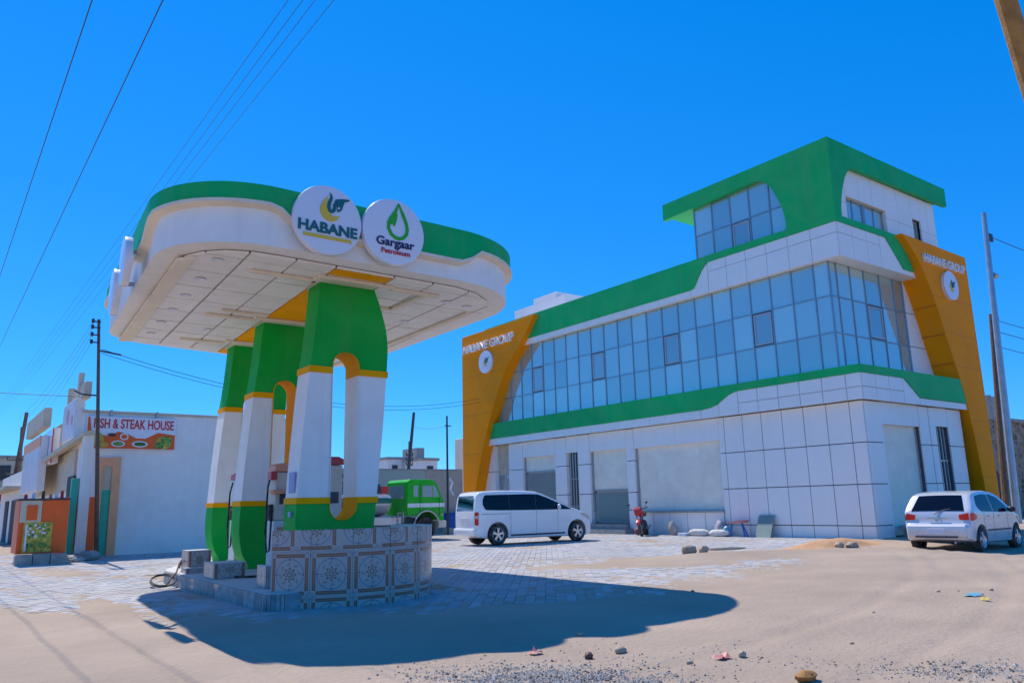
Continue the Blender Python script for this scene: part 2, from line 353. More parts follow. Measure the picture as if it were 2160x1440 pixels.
# paving blocks, rows running slantwise across the yard
PAVE = mat('paving_block', (0.42, 0.42, 0.43), 0.85, var=0.13, scale=0.8, bump=0.3, bscale=60, dirt=(0.44, 0.38, 0.33), dirt_amt=0.8, dirt_scale=0.55)
PAVED = mat('paving_block_dark', (0.35, 0.36, 0.38), 0.85, var=0.13, scale=0.8, bump=0.3, bscale=60, dirt=(0.44, 0.38, 0.33), dirt_amt=0.8, dirt_scale=0.55)
pav_root = thing('paving', None, None, (0,0,0)); tag(pav_root, kind='structure')
A = math.radians(51); ca, sa = math.cos(A), math.sin(A)
def in_pav(x, y):
    if y > 39 or x > 25.25 or x < -4: return False
    if 4.2 < x < 7.1 and 12 < y < 20: return False
    if 4.1 < x < 12.2 and y > 30.5: return False
    if y > 34.5 and x < 4.0: return False
    if drop(x, y) > 0.12: return False
    return paved(x, y) > -0.75
bl, bw = 0.235, 0.155; blocks = []
for i in range(-60, 200):
    for j in range(-190, 170):
        a = (i + (0.5 if j % 2 else 0))*bl; b = j*bw
        x = a*ca - b*sa; y = a*sa + b*ca
        if in_pav(x, y): blocks.append((x, y, j))
CAMF = Vector((0.597, 0.802))
def seen(x, y):
    d = x*CAMF.x + y*CAMF.y; s = x*CAMF.y - y*CAMF.x
    return d > 4 and abs(s)/d < 0.72
near = sorted([b for b in blocks if seen(b[0], b[1]) and paved(b[0], b[1]) > 0.1 and b[1] < 15], key=lambda b: b[0]**2+b[1]**2)[:300]
nearset = set(near)
def block_verts(x, y, dz):
    g = 0.0025; hx, hy = bl/2-g, bw/2-g; vs = []
    for z, q in ((-0.08, 0), (-0.006+dz, 0), (dz, 0.004)):
        for sx, sy in ((-1,-1),(1,-1),(1,1),(-1,1)):
            px, py = sx*(hx-q), sy*(hy-q); vs.append((x+px*ca-py*sa, y+px*sa+py*ca, z))
    return vs
BF = [(k, (k+1)%4, 4+(k+1)%4, 4+k) for k in range(4)] + [(4+k, 4+(k+1)%4, 8+(k+1)%4, 8+k) for k in range(4)] + [(8,9,10,11)]
PAVES = mat('paving_block_sandy', (0.40, 0.34, 0.285), 0.9, var=0.13, scale=0.8, bump=0.3, bscale=60, dirt=(0.36, 0.29, 0.22), dirt_amt=0.8, dirt_scale=0.8)
def paver_kind(x, y, j):
    sandy = 0.9*(1-smooth01(-0.3, 2.2, paved(x, y))) + 0.25*smooth01(0.05, 0.45, nz(x, y, 0.35, 12))
    if random.random() < sandy: return 2
    return 1 if random.random() < (0.62 if (j % 4) < 2 else 0.30) else 0
mb = MB()
for (x, y, j) in blocks:
    if (x, y, j) in nearset or not seen(x, y): continue
    mb.add(block_verts(x, y, 0.004*random.uniform(-1, 1) + 0.010*nz(x, y, 0.5) - drop(x, y)), BF, paver_kind(x, y, j))
po = mb.build('paving_blocks', [PAVE, PAVED, PAVES], pav_root, recalc=False); po['kind'] = 'stuff'
bmesh_cache = []
for mt in (PAVE, PAVED, PAVES):
    q = MB(); q.add(block_verts(0, 0, 0), BF); oo = q.build('paving_block', mt, pav_root, recalc=False); bmesh_cache.append(oo.data); bpy.data.objects.remove(oo)
for (x, y, j) in near:
    o = bpy.data.objects.new('paving_block', bmesh_cache[paver_kind(x, y, j)]); COL.objects.link(o); o.parent = pav_root
    o.location = (x, y, 0.004*random.uniform(-1, 1) + 0.010*nz(x, y, 0.5) - drop(x, y))

# ------------------------------------------------------------------ the two-storey commercial building
B = thing('commercial_building', 'white two-storey showroom building with green bands, blue glazing and two orange fin towers', 'building', (25.3, 26, 0))
G = 0.016   # half joint
def poly_panel(name, m, poly, ax, a, b, bevel=0.0): return MB().prism(poly, ax, a, b).build(name, m, B, bevel=bevel)
# solid core of the ground floor, seen only in the joints and reveals
mb = MB(); mb.box(26.4, 33.9, 15.6, 38.3, -0.6, 4.6); mb.box(25.7, 29.76, 14.48, 15.6, -0.6, 4.6)
mb.box(25.378, 25.70, 14.5, 20.27, -0.6, 4.6); mb.box(25.378, 26.45, 14.213, 14.5, -0.6, 4.6); mb.box(29.07, 29.76, 14.213, 14.48, -0.6, 4.6)
mb.build('wall_core', JOINT, B)
rows = [-0.5, 0.43, 1.79, 3.18, 4.6]
cols = [14.16, 14.66, 15.54, 16.45, 17.35, 18.26, 19.13, 20.02, 20.30]
for a, b in zip(cols, cols[1:]):
    for c, d in zip(rows, rows[1:]): pbox('panel', WHITE, B, 25.32+random.uniform(-.004,.004), 25.375, a+G, b-G, c+G, d-G)
piers = [(33.25,34.5), (35.75,38.3), (29.70,30.60), (28.0,28.85), (25.05,25.55)]
for a, b in piers:
    for c, d in zip([-0.5,1.79,3.18,4.6], [1.79,3.18,4.6]): pbox('panel', WHITE, B, 25.32, 25.66, a+G, b-G, c+G, d-G)
for a, b, z0 in ((30.6,33.25,3.78),(28.85,29.70,3.80),(25.55,28.0,3.75),(20.30,22.6,3.70),(22.6,25.05,3.70)):
    pbox('panel', WHITE, B, 25.33, 25.66, a+0.004, b-0.004, z0, 4.6)
for k in range(5): pbox('panel', WHITE, B, 25.32, 25.66, 20.32+k*0.946+G, 20.32+(k+1)*0.946-G, -0.5, 0.90)
for a, b in ((30.6,33.25),(28.85,29.70),(34.5,35.75)): pbox('door_step', CONC, B, 25.2, 25.9, a, b, -0.4, 0.26)
# small recessed window by the left tower
pbox('window_recess', BEIGE, B, 25.55, 25.63, 34.5, 35.75, 3.02, 4.6); pbox('window_recess', WHITE, B, 25.5, 25.63, 34.5, 35.75, 0, 1.2)
wf = MB().box(25.56,25.62,34.5,34.58,1.2,3.02).box(25.56,25.62,35.67,35.75,1.2,3.02).box(25.56,25.62,34.58,35.67,2.94,3.02).box(25.56,25.62,34.58,35.67,1.2,1.27).box(25.57,25.61,35.09,35.15,1.27,2.94).build('window', FRAMEC, B)
pbox('pane', GLASS2, wf, 25.59, 25.60, 34.58, 35.67, 1.27, 2.94).location
def roller(y0, y1, z0, z1, x):
    """ribbed roller shutter in the plane x"""
    n = int((z1-z0)/0.085); mb = MB()
    for k in range(n):
        a = z0 + (z1-z0)*k/n; b = z0 + (z1-z0)*(k+1)/n
        mb.prism([(x+0.03,a),(x+.004,a),(x,a+0.02),(x,b-0.02),(x+.004,b),(x+0.03,b)], 1, y0, y1)
    o = mb.build('roller_shutter', SHUT, B)
    br = MB().box(x-0.03, x+0.03, y0, y1, z0-0.07, z0-0.002).build('bottom_rail', FRAMEC, o)
    for ya in (y1, y0-0.07): pbox('guide_rail', STEEL, o, x-0.05, x+0.04, ya, ya+0.07, z0-1 if z0 > 1.5 else z0, z1)
    return o
roller(30.68, 33.17, 3.05, 3.78, 25.50); roller(25.63, 27.92, 1.97, 3.75, 25.50); roller(20.38, 24.97, 0.99, 3.70, 25.50)
pbox('shutter_sill', STEEL, B, 25.22, 25.6, 20.3, 25.05, 0.90, 0.975)
# glazed fronts under the half-raised shutters
def shopfront(y0, y1, z0, z1, xs):
    fr = MB(); x = 25.57
    for y in xs: fr.box(x-.03, x+.03, y-.035, y+.035, z0, z1)
    fr.box(x-.03, x+.03, y0, y1, z0, z0+.07).box(x-.03, x+.03, y0, y1, z1-.07, z1)
    o = fr.build('shopfront', FRAMEC, B)
    pbox('pane', GLASS2, o, x-.005, x+.005, y0, y1, z0+.05, z1-.05)
    return o
shopfront(30.68, 33.17, 0.26, 3.0, [30.72, 33.13]); shopfront(25.63, 27.92, 0.44, 1.9, [25.67, 27.88])
mb = MB()
for y in (26.2, 26.45, 26.6, 26.75, 27.25): mb.tube([(25.60, y, 1.85), (25.60, y+random.uniform(-.15,.15), 1.35)], 0.02, 5)
mb.build('window_streamers', WHITE, B)
gt = MB()
for k in range(4): gt.box(25.48, 25.54, 29.0+k*0.19, 29.07+k*0.19, 0.26, 3.75)
gt.box(25.5, 25.53, 28.85, 29.7, 1.2, 1.26).box(25.5, 25.53, 28.85, 29.7, 2.5, 2.56)
gt.build('barred_gate', FRAMEC, B)
pbox('entrance_step', CONC, B, 24.75, 25.31, 25.3, 28.3, -0.2, 0.20); pbox('entrance_step', CONC, B, 25.02, 25.31, 25.5, 28.1, 0.2, 0.42)
# ground floor, side facing the lane
for x0, x1 in ((25.38, 26.48), (29.04, 29.76)):
    for c, d in zip(rows, rows[1:]): pbox('panel', WHITE, B, x0+G, x1-G, 14.16, 14.21, c+G, d-G)
pbox('panel', WHITE, B, 26.48, 29.04, 14.17, 14.5, 3.83, 4.6)
def roller_y(x0, x1, z0, z1, y):
    n = int((z1-z0)/0.085); mb = MB()
    for k in range(n):
        a = z0 + (z1-z0)*k/n; b = z0 + (z1-z0)*(k+1)/n
        mb.prism([(y+0.03,a),(y+.004,a),(y,a+0.02),(y,b-0.02),(y+.004,b),(y+0.03,b)], 0, x0, x1)
    o = mb.build('roller_shutter', SHUT, B)
    pbox('guide_rail', STEEL, o, x1, x1+0.06, y-0.06, y+0.03, z0, z1); pbox('guide_rail', STEEL, o, x0-0.06, x0, y-0.06, y+0.03, z0, z1)
roller_y(26.54, 28.98, 0.05, 3.83, 14.36)
# recessed entrance by the right fin
for c, d in zip(rows, rows[1:]):
    pbox('panel', WHITE, B, 29.78+G, 30.24, 14.16, 14.21, c+G, d-G); pbox('panel', WHITE, B, 31.22, 32.35, 14.16, 14.21, c+G, d-G)
pbox('panel', WHITE, B, 30.25, 31.21, 14.165, 14.6, 3.90, 4.6)
MB().box(29.77, 30.24, 14.215, 15.6, -0.6, 4.6).box(31.22, 32.3, 14.215, 15.6, -0.6, 4.6).build('wall_core', JOINT, B)
gt = MB()
for k in range(4): gt.box(30.30+k*0.24, 30.36+k*0.24, 14.28, 14.33, 0.1, 3.9)
gt.box(30.25, 31.21, 14.29, 14.32, 1.3, 1.36).box(30.25, 31.21, 14.29, 14.32, 2.6, 2.66)
gt.build('barred_gate', FRAMEC, B)
pbox('dark_doorway', DARKIN, B, 30.24, 31.22, 14.9, 14.95, -0.3, 3.9)

# ---- ledge between the storeys
mb = MB(); mb.prism([(25.055,13.985),(32.6,13.985),(32.6,16),(27,16),(27,38.3),(25.055,38.3)], 2, 4.63, 5.74)
mb.build('ledge_slab', WHITE, B, bevel=0.01)
XF = 25.0
poly_panel('green_band', GREEN, [(35.9,4.95),(20.85,4.95),(20.35,4.99),(20.05,5.07),(19.75,5.22),(19.4,5.40),(19.1,5.48),(18.8,5.50),(13.897,5.50),(13.897,5.78),(35.9,5.78)], 0, 24.965, 25.05)
for k in range(16):
    a = 36.0 - k*0.946; b = a - 0.946
    if b < 20.85: b = 20.85
    if a > b: pbox('panel', WHITE, B, 25.0, 25.05, b+G*.4, a-G*.4, 4.6, 4.945)
poly_panel('panel', WHITE, [(20.84,4.6),(20.84,4.94),(20.35,4.98),(20.05,5.06),(19.95,5.09),(19.95,4.6)], 0, 25.0, 25.05)
poly_panel('panel', WHITE, [(19.93,4.6),(19.93,5.11),(19.75,5.21),(19.4,5.39),(19.12,5.47),(19.02,5.48),(19.02,4.6)], 0, 25.0, 25.05)
e = [19.0,18.1,17.2,16.3,15.4,14.5,13.94]
for a, b in zip(e, e[1:]):
    pbox('panel', WHITE, B, 25.0, 25.05, b+G, a-G, 5.02+G, 5.49); pbox('panel', WHITE, B, 25.0, 25.05, b+G, a-G, 4.6, 5.02-G)
# side
poly_panel('green_band', GREEN, [(25.052,5.5),(27.83,5.5),(28.85,4.86),(32.5,4.84),(32.5,5.78),(25.052,5.78)], 1, 13.897, 13.98)
e = [25.05,25.9,26.8,27.75]
for a, b in zip(e, e[1:]):
    pbox('panel', WHITE, B, a+G, b-G, 13.93, 13.98, 5.02+G, 5.49); pbox('panel', WHITE, B, a+G, b-G, 13.93, 13.98, 4.6, 5.02-G)
poly_panel('panel', WHITE, [(27.77,4.6),(27.77,5.49),(27.82,5.49),(28.84,4.85),(28.84,4.6)], 1, 13.93, 13.98)
pbox('panel', WHITE, B, 28.86, 32.5, 13.93, 13.98, 4.6, 4.83)

# ---- curtain wall
ZS = [5.75, 7.08, 8.42, 9.70]
YS = [14.85, 15.46, 16.38] + [17.31+0.93*k for k in range(21)]
vents = [17.74, 22.38, 27.03, 31.69]
def pane_x(y0, y1, z0, z1, x, vent):
    if vent:
        f = MB().box(x-.03,x+.03,y0+.04,y0+.11,z0+.04,z1-.04).box(x-.03,x+.03,y1-.11,y1-.04,z0+.04,z1-.04).box(x-.03,x+.03,y0+.11,y1-.11,z0+.04,z0+.11).box(x-.03,x+.03,y0+.11,y1-.11,z1-.11,z1-.04).build('vent_window', FRAMEC, B)
        q = pbox('pane', GLASS2, f, x-.004, x+.004, y0+.1, y1-.1, z0+.1, z1-.1)
    else:
        q = pbox('glass_pane', GLASS, B, x-.006, x+.006, y0, y1, z0, z1)
for i in range(len(YS)-1):
    for j in range(3):
        pane_x(YS[i]+.02, YS[i+1]-.02, ZS[j]+.02, ZS[j+1]-.02, 25.31, j == 1 and any(YS[i] < v < YS[i+1] for v in vents))
for y in YS: pbox('mullion', MULL, B, 25.27, 25.36, y-.022, y+.022, 5.75, 9.70)
for z in ZS[1:3]: pbox('transom', MULL, B, 25.275, 25.355, 14.88, YS[-1], z-.02, z+.02)
XS = [25.31, 25.78, 26.66, 27.62, 28.72, 29.70, 30.40]
for i in range(6):
    for j in range(3):
        x0, x1, z0, z1 = XS[i]+.02, XS[i+1]-.02, ZS[j]+.02, ZS[j+1]-.02
        if j == 1 and i == 3:
            y = 14.86
            f = MB().box(x0+.04,x0+.11,y-.03,y+.03,z0+.04,z1-.04).box(x1-.11,x1-.04,y-.03,y+.03,z0+.04,z1-.04).box(x0+.11,x1-.11,y-.03,y+.03,z0+.04,z0+.11).box(x0+.11,x1-.11,y-.03,y+.03,z1-.11,z1-.04).build('vent_window', FRAMEC, B)
            pbox('pane', GLASS2, f, x0+.1, x1-.1, y-.004, y+.004, z0+.1, z1-.1)
        else: pbox('glass_pane', GLASS, B, x0, x1, 14.854, 14.866, z0, z1)
for x in XS[1:]: pbox('mullion', MULL, B, x-.022, x+.022, 14.82, 14.90, 5.75, 9.70)
for z in ZS[1:3]: pbox('transom', MULL, B, 25.36, 30.40, 14.825, 14.895, z-.02, z+.02)
for c, d in zip(ZS, ZS[1:]): pbox('panel', WHITE, B, 30.44, 33.2, 14.80, 14.9, c+G, d-G)
# rooms behind the glass
pbox('upper_floor', INTER, B, 25.45, 31.5, 14.95, 36.5, 5.60, 5.735); pbox('upper_back_wall', INTER, B, 31.4, 31.5, 14.95, 36.5, 5.74, 9.7)
pbox('upper_end_wall', INTER, B, 25.45, 31.4, 36.4, 36.5, 5.74, 9.7)
for y in (15.25, 20.35, 25.5, 30.45, 35.5): pbox('column', WHITEP, B, 25.75, 26.2, y-.24, y+.24, 5.74, 9.69)

# ---- roof band
mb = MB(); mb.prism([(25.055,14.255),(33.6,14.255),(33.6,38.3),(25.055,38.3)], 2, 9.70, 10.94); mb.build('roof_slab', WHITE, B)
mb = MB(); mb.box(25.055, 25.3, 22.2, 38.3, 10.95, 11.2).box(33.3, 33.6, 20.7, 38.3, 10.95, 11.2).build('parapet', GREEN, B)
poly_panel('green_band', GREEN, [(36,9.98),(20.95,9.98),(20.74,10.03),(20.28,10.68),(20.06,10.88),(19.85,10.955),(14.165,10.955),(14.165,11.2),(20.0,11.225),(36,11.225)], 0, 24.965, 25.05)
for k in range(16):
    a = 36.0 - k*0.946; b = max(a - 0.946, 20.95)
    if a > b: pbox('panel', WHITE, B, 25.0, 25.05, b+G*.4, a-G*.4, 9.69, 9.975)
poly_panel('panel', WHITE, [(20.94,9.69),(20.94,9.975),(20.73,10.02),(20.27,10.67),(20.04,10.87),(20.0,10.88),(20.0,9.69)], 0, 25.0, 25.05)
e = [19.98,19.05,18.1,17.15,16.2,15.25,14.21]
for a, b in zip(e, e[1:]):
    pbox('panel', WHITE, B, 25.0, 25.05, b+G*.6, a-G*.6, 10.55+G*.6, 10.945); pbox('panel', WHITE, B, 25.0, 25.05, b+G*.6, a-G*.6, 9.69, 10.55-G*.6)
poly_panel('green_band', GREEN, [(25.052,10.955),(28.3,10.955),(29.42,9.88),(30.2,9.90),(29.35,11.2),(25.052,11.2)], 1, 14.165, 14.25)
e = [25.05,26.0,26.95,27.85]
for a, b in zip(e, e[1:]):
    pbox('panel', WHITE, B, a+G*.6, b-G*.6, 14.2, 14.25, 10.55+G*.6, 10.945); pbox('panel', WHITE, B, a+G*.6, b-G*.6, 14.2, 14.25, 9.69, 10.55-G*.6)
poly_panel('panel', WHITE, [(27.87,9.69),(27.87,10.945),(28.29,10.945),(29.41,9.87),(30.2,9.87),(30.2,9.69)], 1, 14.2, 14.25)

# ---- roof pavilion
T = B
curve = [(17.35,13.56),(17.1,13.5),(16.82,13.28),(16.6,12.95),(16.40,12.5),(16.25,12.1),(16.18,11.75),(16.16,11.4),(16.2,11.21)]
poly_panel('green_fascia', GREEN, [(14.17,11.205),(14.17,14.15),(22.15,14.15),(22.15,13.42)] + curve, 0, 24.965, 25.18)
poly_panel('green_fascia', GREEN, [(25.19,11.205),(25.19,14.15),(33.8,14.15),(33.8,13.36),(26.42,13.30),(26.1,13.05),(25.88,12.78),(25.69,12.4),(25.52,11.95),(25.42,11.55),(25.40,11.205)], 1, 14.168, 14.34)
mb = MB(); mb.box(25.19, 33.79, 14.35, 22.14, 13.60, 14.14); mb.build('pavilion_roof', GREEN, B)
YT = [16.05, 16.95, 17.88, 18.80, 19.72, 20.64]
for i in range(5):
    for j, (z0, z1) in enumerate(((11.0,12.28),(12.28,13.6))):
        pane_x(YT[i]+.02, YT[i+1]-.02, z0+.02, z1-.02, 25.24, i == 2 and j == 0)
for y in YT: pbox('mullion', MULL, B, 25.2, 25.28, y-.026, y+.026, 10.95, 13.6)
pbox('transom', MULL, B, 25.205, 25.275, 16.05, 20.64, 12.255, 12.305)
for x0, x1 in ((25.26,26.3),(26.3,27.4),(27.4,28.5)):
    for z0, z1 in ((11.0,12.28),(12.28,13.6)): pbox('glass_pane', GLASS, B, x0+.02, x1-.02, 20.634, 20.646, z0+.02, z1-.02)
    pbox('mullion', MULL, B, x1-.026, x1+.026, 20.6, 20.68, 10.95, 13.6)
pbox('pavilion_back_wall', INTER, B, 30.5, 30.7, 14.6, 20.64, 10.95, 13.6); pbox('pavilion_side_wall', WHITE, B, 28.5, 33.0, 20.6, 20.75, 10.95, 13.6)
pbox('pavilion_end_wall', WHITE, B, 32.95, 33.05, 14.5, 20.6, 10.95, 13.6)
def side_panel(x0, x1, z0, z1): pbox('panel', WHITE, B, x0+G*.5, x1-G*.5, 14.40, 14.47, z0+G*.5, z1-G*.5)
e = [25.3,26.2,27.13,28.07,29.0,29.95,30.9,31.1,31.76,32.4,33.03]
for a, b in zip(e, e[1:]):
    if 26.1 < a < 28.9: side_panel(a, b, 12.22, 13.36)
    elif abs(a-31.1) < .01: side_panel(a, b, 12.35, 13.36); side_panel(a, b, 10.96, 11.45)
    else: side_panel(a, b, 11.95, 13.36); side_panel(a, b, 10.96, 11.95)
wd = MB().box(26.2,26.27,14.55,14.6,10.97,12.22).box(28.93,29.0,14.55,14.6,10.97,12.22).box(27.5,27.68,14.53,14.6,10.97,12.22).box(26.8,26.86,14.55,14.6,10.97,12.22).box(28.3,28.36,14.55,14.6,10.97,12.22).box(26.2,29,14.55,14.6,12.15,12.22).build('window', MULL, B)
pbox('pane', GLASS, wd, 26.25, 28.95, 14.572, 14.578, 10.97, 12.2)
mb = MB(); mb.box(26.18,29.02,14.42,14.62,12.225,12.25); mb.box(26.18,26.2,14.47,14.62,10.97,12.22); mb.box(29.0,29.02,14.47,14.62,10.97,12.22); mb.build('window_reveal', CREAM, B)
w2 = MB().box(31.1,31.16,14.55,14.6,11.45,12.35).box(31.7,31.76,14.55,14.6,11.45,12.35).box(31.16,31.7,14.55,14.6,12.29,12.35).box(31.16,31.7,14.55,14.6,11.45,11.5).build('window', FRAMEC, B)
pbox('pane', GLASS2, w2, 31.15, 31.72, 14.572, 14.578, 11.47, 12.33)
mb = MB(); mb.box(29.5, 33.0, 34.2, 39.2, 10.9, 13.55).box(29.5, 32.5, 35.0, 37.2, 13.56, 13.9); mb.build('stair_house', WHITE, B)
for z in (11.8, 12.7): pbox('roof_joint', JOINT, B, 29.49, 29.499, 34.2, 39.2, z-.02, z+.02)
mb = MB(); mb.box(25.5, 27.2, 38.35, 40.2, -0.3, 5.3); mb.build('end_annex', CREAM, B, bevel=0.02)

# ---- orange fins
LT = [(38.0,-0.3),(38.0,11.06),(31.10,11.06),(31.5,10.6),(32.15,9.9),(32.9,9.3),(33.65,8.65),(34.4,7.6),(35.0,6.5),(35.55,5.4),(36.1,4.2),(36.75,2.24),(37.02,1.0),(37.1,-0.3)]
lt = MB().prism(LT, 0, 24.65, 25.75).build('orange_fin', ORANGE, B, bevel=0.015); lt['label'] = 'wide topped orange fin at the far end with raised lettering'
RT = [(34.15,-0.5),(34.15,11.08),(28.98,11.16),(29.35,10.95),(29.95,10.4),(30.4,9.8),(30.86,8.98),(31.2,8.2),(31.5,7.4),(32.0,6.2),(32.37,5.2),(32.7,3.6),(32.95,1.9),(33.05,-0.5)]
rt = MB().prism(RT, 1, 13.88, 15.15).build('orange_fin', ORANGE, B, bevel=0.015); rt['label'] = 'orange fin on the lane side of the building'
for z, y0, y1 in ((8.62,33.72,37.98),(6.4,35.1,37.98),(4.2,36.15,37.98),(2.0,36.85,37.98)): pbox('fin_joint', mat('orange_joint',(0.50,0.17,0.01)), lt, 24.647, 24.652, y0, y1, z-.009, z+.009)
for z, x0 in ((9.0,30.9),(7.6,31.5),(6.3,32.0),(4.2,32.65),(2.0,33.0)): pbox('fin_joint', MATS['orange_joint'], rt, x0, 34.14, 13.877, 13.882, z-.009, z+.009)
for z in (8.6,7.5,6.4): pbox('fin_joint', MATS['orange_joint'], rt, interp([(6.4,31.88),(7.4,31.46),(8.6,31.0)], z)-.012, interp([(6.4,31.88),(7.4,31.46),(8.6,31.0)], z)+.05, 13.9, 14.79, z-.009, z+.009)
def emblem(F, s, parent):
    y = MB(); flat([(-.03,.69),(-.15,.55),(-.25,.35),(-.25,.18),(-.16,.04),(-.02,-.03),(.12,-.03),(.24,.04),(.33,.16),(.20,.13),(.08,.15),(-.01,.22),(-.06,.33),(-.07,.46)], F @ Matrix.Scale(s, 4), 0.0, 0.012/s, y)
    y.build('emblem_crescent', YEL2, parent)
    t = MB(); FS = F @ Matrix.Scale(s, 4)
    strip([(.02,.78),(.06,.72),(.065,.64),(.03,.56),(.0,.46),(-.01,.36),(.02,.28),(.08,.25),(.14,.29),(.165,.38),(.16,.50)], [.015,.05,.075,.09,.095,.10,.10,.10,.095,.09,.08], FS, 0.002/s, 0.016/s, t)
    flat([(.15,.55),(.2,.63),(.375,.675),(.60,.70),(.60,.665),(.45,.60),(.42,.50),(.38,.37),(.33,.30),(.25,.27),(.24,.40),(.21,.47)], FS, 0.003/s, 0.018/s, t)
    t.build('emblem_nozzle', TEAL, parent)
    c = MB(); flat([(.25,.40),(.31,.42),(.30,.36),(.26,.35)], FS, 0.012/s, 0.022/s, c); c.build('emblem_cutout', SIGNW, parent)
def round_logo(F, r, parent):
    d = MB(); vs = [F @ Vector((u*1.0, v, w)) for w in (0.0, 0.12) for u, v in circle(0,0,r,40)]
    d.add(vs, [tuple(range(40)), tuple(range(40,80))] + [(i,(i+1)%40,40+(i+1)%40,40+i) for i in range(40)])
    o = d.build('round_logo', SIGNW, parent, smooth=True)
    F2 = F.copy(); F2.translation = F @ Vector((0, -0.38*r, 0.122)); emblem(F2, r*1.0, o); return o
round_logo(facing('-x', (24.648, 35.45, 9.22)), 0.64, lt)
text('HABANE GROUP', facing('-x', (24.648, 37.75, 9.98)), 0, 4.9, 0, 0.47, WHITEP, lt, depth=0.12, bold=0.01)
round_logo(facing('-y', (32.25, 13.878, 9.55)), 0.60, rt)
text('HABANE GROUP', facing('-y', (30.4, 13.878, 10.25)), 0, 3.35, 0, 0.36, WHITEP, rt, depth=0.10, bold=0.015)

# ------------------------------------------------------------------ fuel canopy with its three pillars
def fillet(corners, n=14):
    out = []; k = len(corners)
    for i, (x, y, r) in enumerate(corners):
        p = Vector((x, y)); a = Vector(corners[i-1][:2]); b = Vector(corners[(i+1) % k][:2])
        p0 = p + (a-p).normalized()*r; p1 = p + (b-p).normalized()*r
        for j in range(n+1):
            t = j/n; w = 0.72                         # rational quadratic: nearly a circle
            d = (1-t)**2 + 2*w*t*(1-t) + t*t
            q = (p0*(1-t)**2 + p*2*w*t*(1-t) + p1*t*t)/d; out.append((q.x, q.y))
    return out
def densify(poly, step):
    out = []
    for i, p in enumerate(poly):
        q = poly[(i+1) % len(poly)]; L = math.dist(p, q); n = max(1, int(L/step))
        out += [(p[0]+(q[0]-p[0])*j/n, p[1]+(q[1]-p[1])*j/n) for j in range(n)]
    return out
def offset(poly, d):
    out = []; n = len(poly)
    for i in range(n):
        a = Vector(poly[i-1]); b = Vector(poly[(i+1) % n]); t = (b-a).normalized(); out.append((poly[i][0]+t.y*d, poly[i][1]-t.x*d))
    return out                                          # outline runs anticlockwise: +d is outward
CF = [(2.46,11.45,1.6),(9.54,11.6,2.1),(9.60,21.27,1.1),(3.05,20.0,0.95)]
OUT = densify(fillet(CF), 0.16)
K = thing('fuel_canopy', 'rounded white and green fuel station canopy with panelled soffit above the pumps', 'canopy', (6, 16, 0))
ZC = 5.40
MB().prism(OUT, 2, ZC, 6.15).build('white_fascia', WHITEP, K, smooth=True, angle=30)
IN = offset(OUT, -0.36)
def clip(poly, conv):
    for i in range(len(conv)):
        a = conv[i]; b = conv[(i+1) % len(conv)]; res = []
        def side(p): return (b[0]-a[0])*(p[1]-a[1]) - (b[1]-a[1])*(p[0]-a[0])
        for j in range(len(poly)):
            p, q = poly[j], poly[(j+1) % len(poly)]; sp, sq = side(p), side(q)
            if sp >= 0: res.append(p)
            if sp*sq < 0:
                t = sp/(sp-sq); res.append((p[0]+(q[0]-p[0])*t, p[1]+(q[1]-p[1])*t))
        poly = res
        if len(poly) < 3: return []
    return poly
INC = IN[::3]
mb = MB(); mb.prism(INC, 2, ZC-0.012, ZC-0.002); mb.build('soffit_backing', JOINT, K)
LX = [1.87, 2.91, 3.76, 4.51, 5.21, 6.32, 7.11, 7.96, 8.81, 9.9]; LY = [11.24+0.996*k for k in range(11)]
skew = 0.055
for i in range(len(LX)-1):
    for j in range(len(LY)-1):
        y0, y1 = LY[j]+.018, LY[j+1]-.018
        def sx(x, y): return x + skew*(y-11.9)
        q = [(sx(LX[i]+.018,y0),y0),(sx(LX[i+1]-.018,y0),y0),(sx(LX[i+1]-.018,y1),y1),(sx(LX[i]+.018,y1),y1)]
        q = clip(q, INC)
        if len(q) >= 3:
            if i == 4: continue
            MB().prism(q, 2, ZC-0.045-random.uniform(0,.006), ZC-0.014).build('soffit_panel', SOFFIT, K)
for y0, y1, m_ in ((11.0,11.92,SOFFIT),(11.95,12.29,YELLOW),(12.31,13.44,CREAM),(13.46,15.85,YELLOW),(15.87,16.92,CREAM),(16.94,18.62,YELLOW),(18.64,19.62,CREAM),(19.64,21.3,YELLOW)):
    q = clip([(5.23+skew*(y0-11.9),y0),(6.30+skew*(y0-11.9),y0),(6.30+skew*(y1-11.9),y1),(5.23+skew*(y1-11.9),y1)], INC)
    if len(q) >= 3: MB().prism(q, 2, ZC-0.047, ZC-0.014).build('soffit_panel', m_, K)
# raised cream strip and frames on the soffit
mb = MB(); mb.prism([(2.86, 12.681), (3.081, 12.426), (3.557, 19.574), (3.285, 19.66)], 2, ZC-0.10, ZC-0.05)
for x0, x1, y0, y1 in ((4.043, 5.191, 12.638, 12.766), (4.255, 5.277, 16.043, 16.17), (4.426, 5.362, 15.574, 15.677), (4.426, 5.447, 18.723, 18.851), (6.553, 7.574, 12.426, 12.553), (7.234, 7.362, 12.553, 13.787), (6.638, 7.319, 13.787, 13.915), (5.106, 6.553, 12.34, 12.42), (5.106, 5.209, 12.443, 12.809), (5.191, 6.809, 15.847, 15.966), (5.362, 6.979, 18.434, 18.536)):
    mb.box(x0, x1, y0, y1, ZC-0.10, ZC-0.05)
mb.prism([(8.723, 13.277), (8.868, 13.362), (9.021, 20.426), (8.877, 20.426)], 2, ZC-0.10, ZC-0.05)
mb.build('soffit_trim', CREAM, K, bevel=0.01)
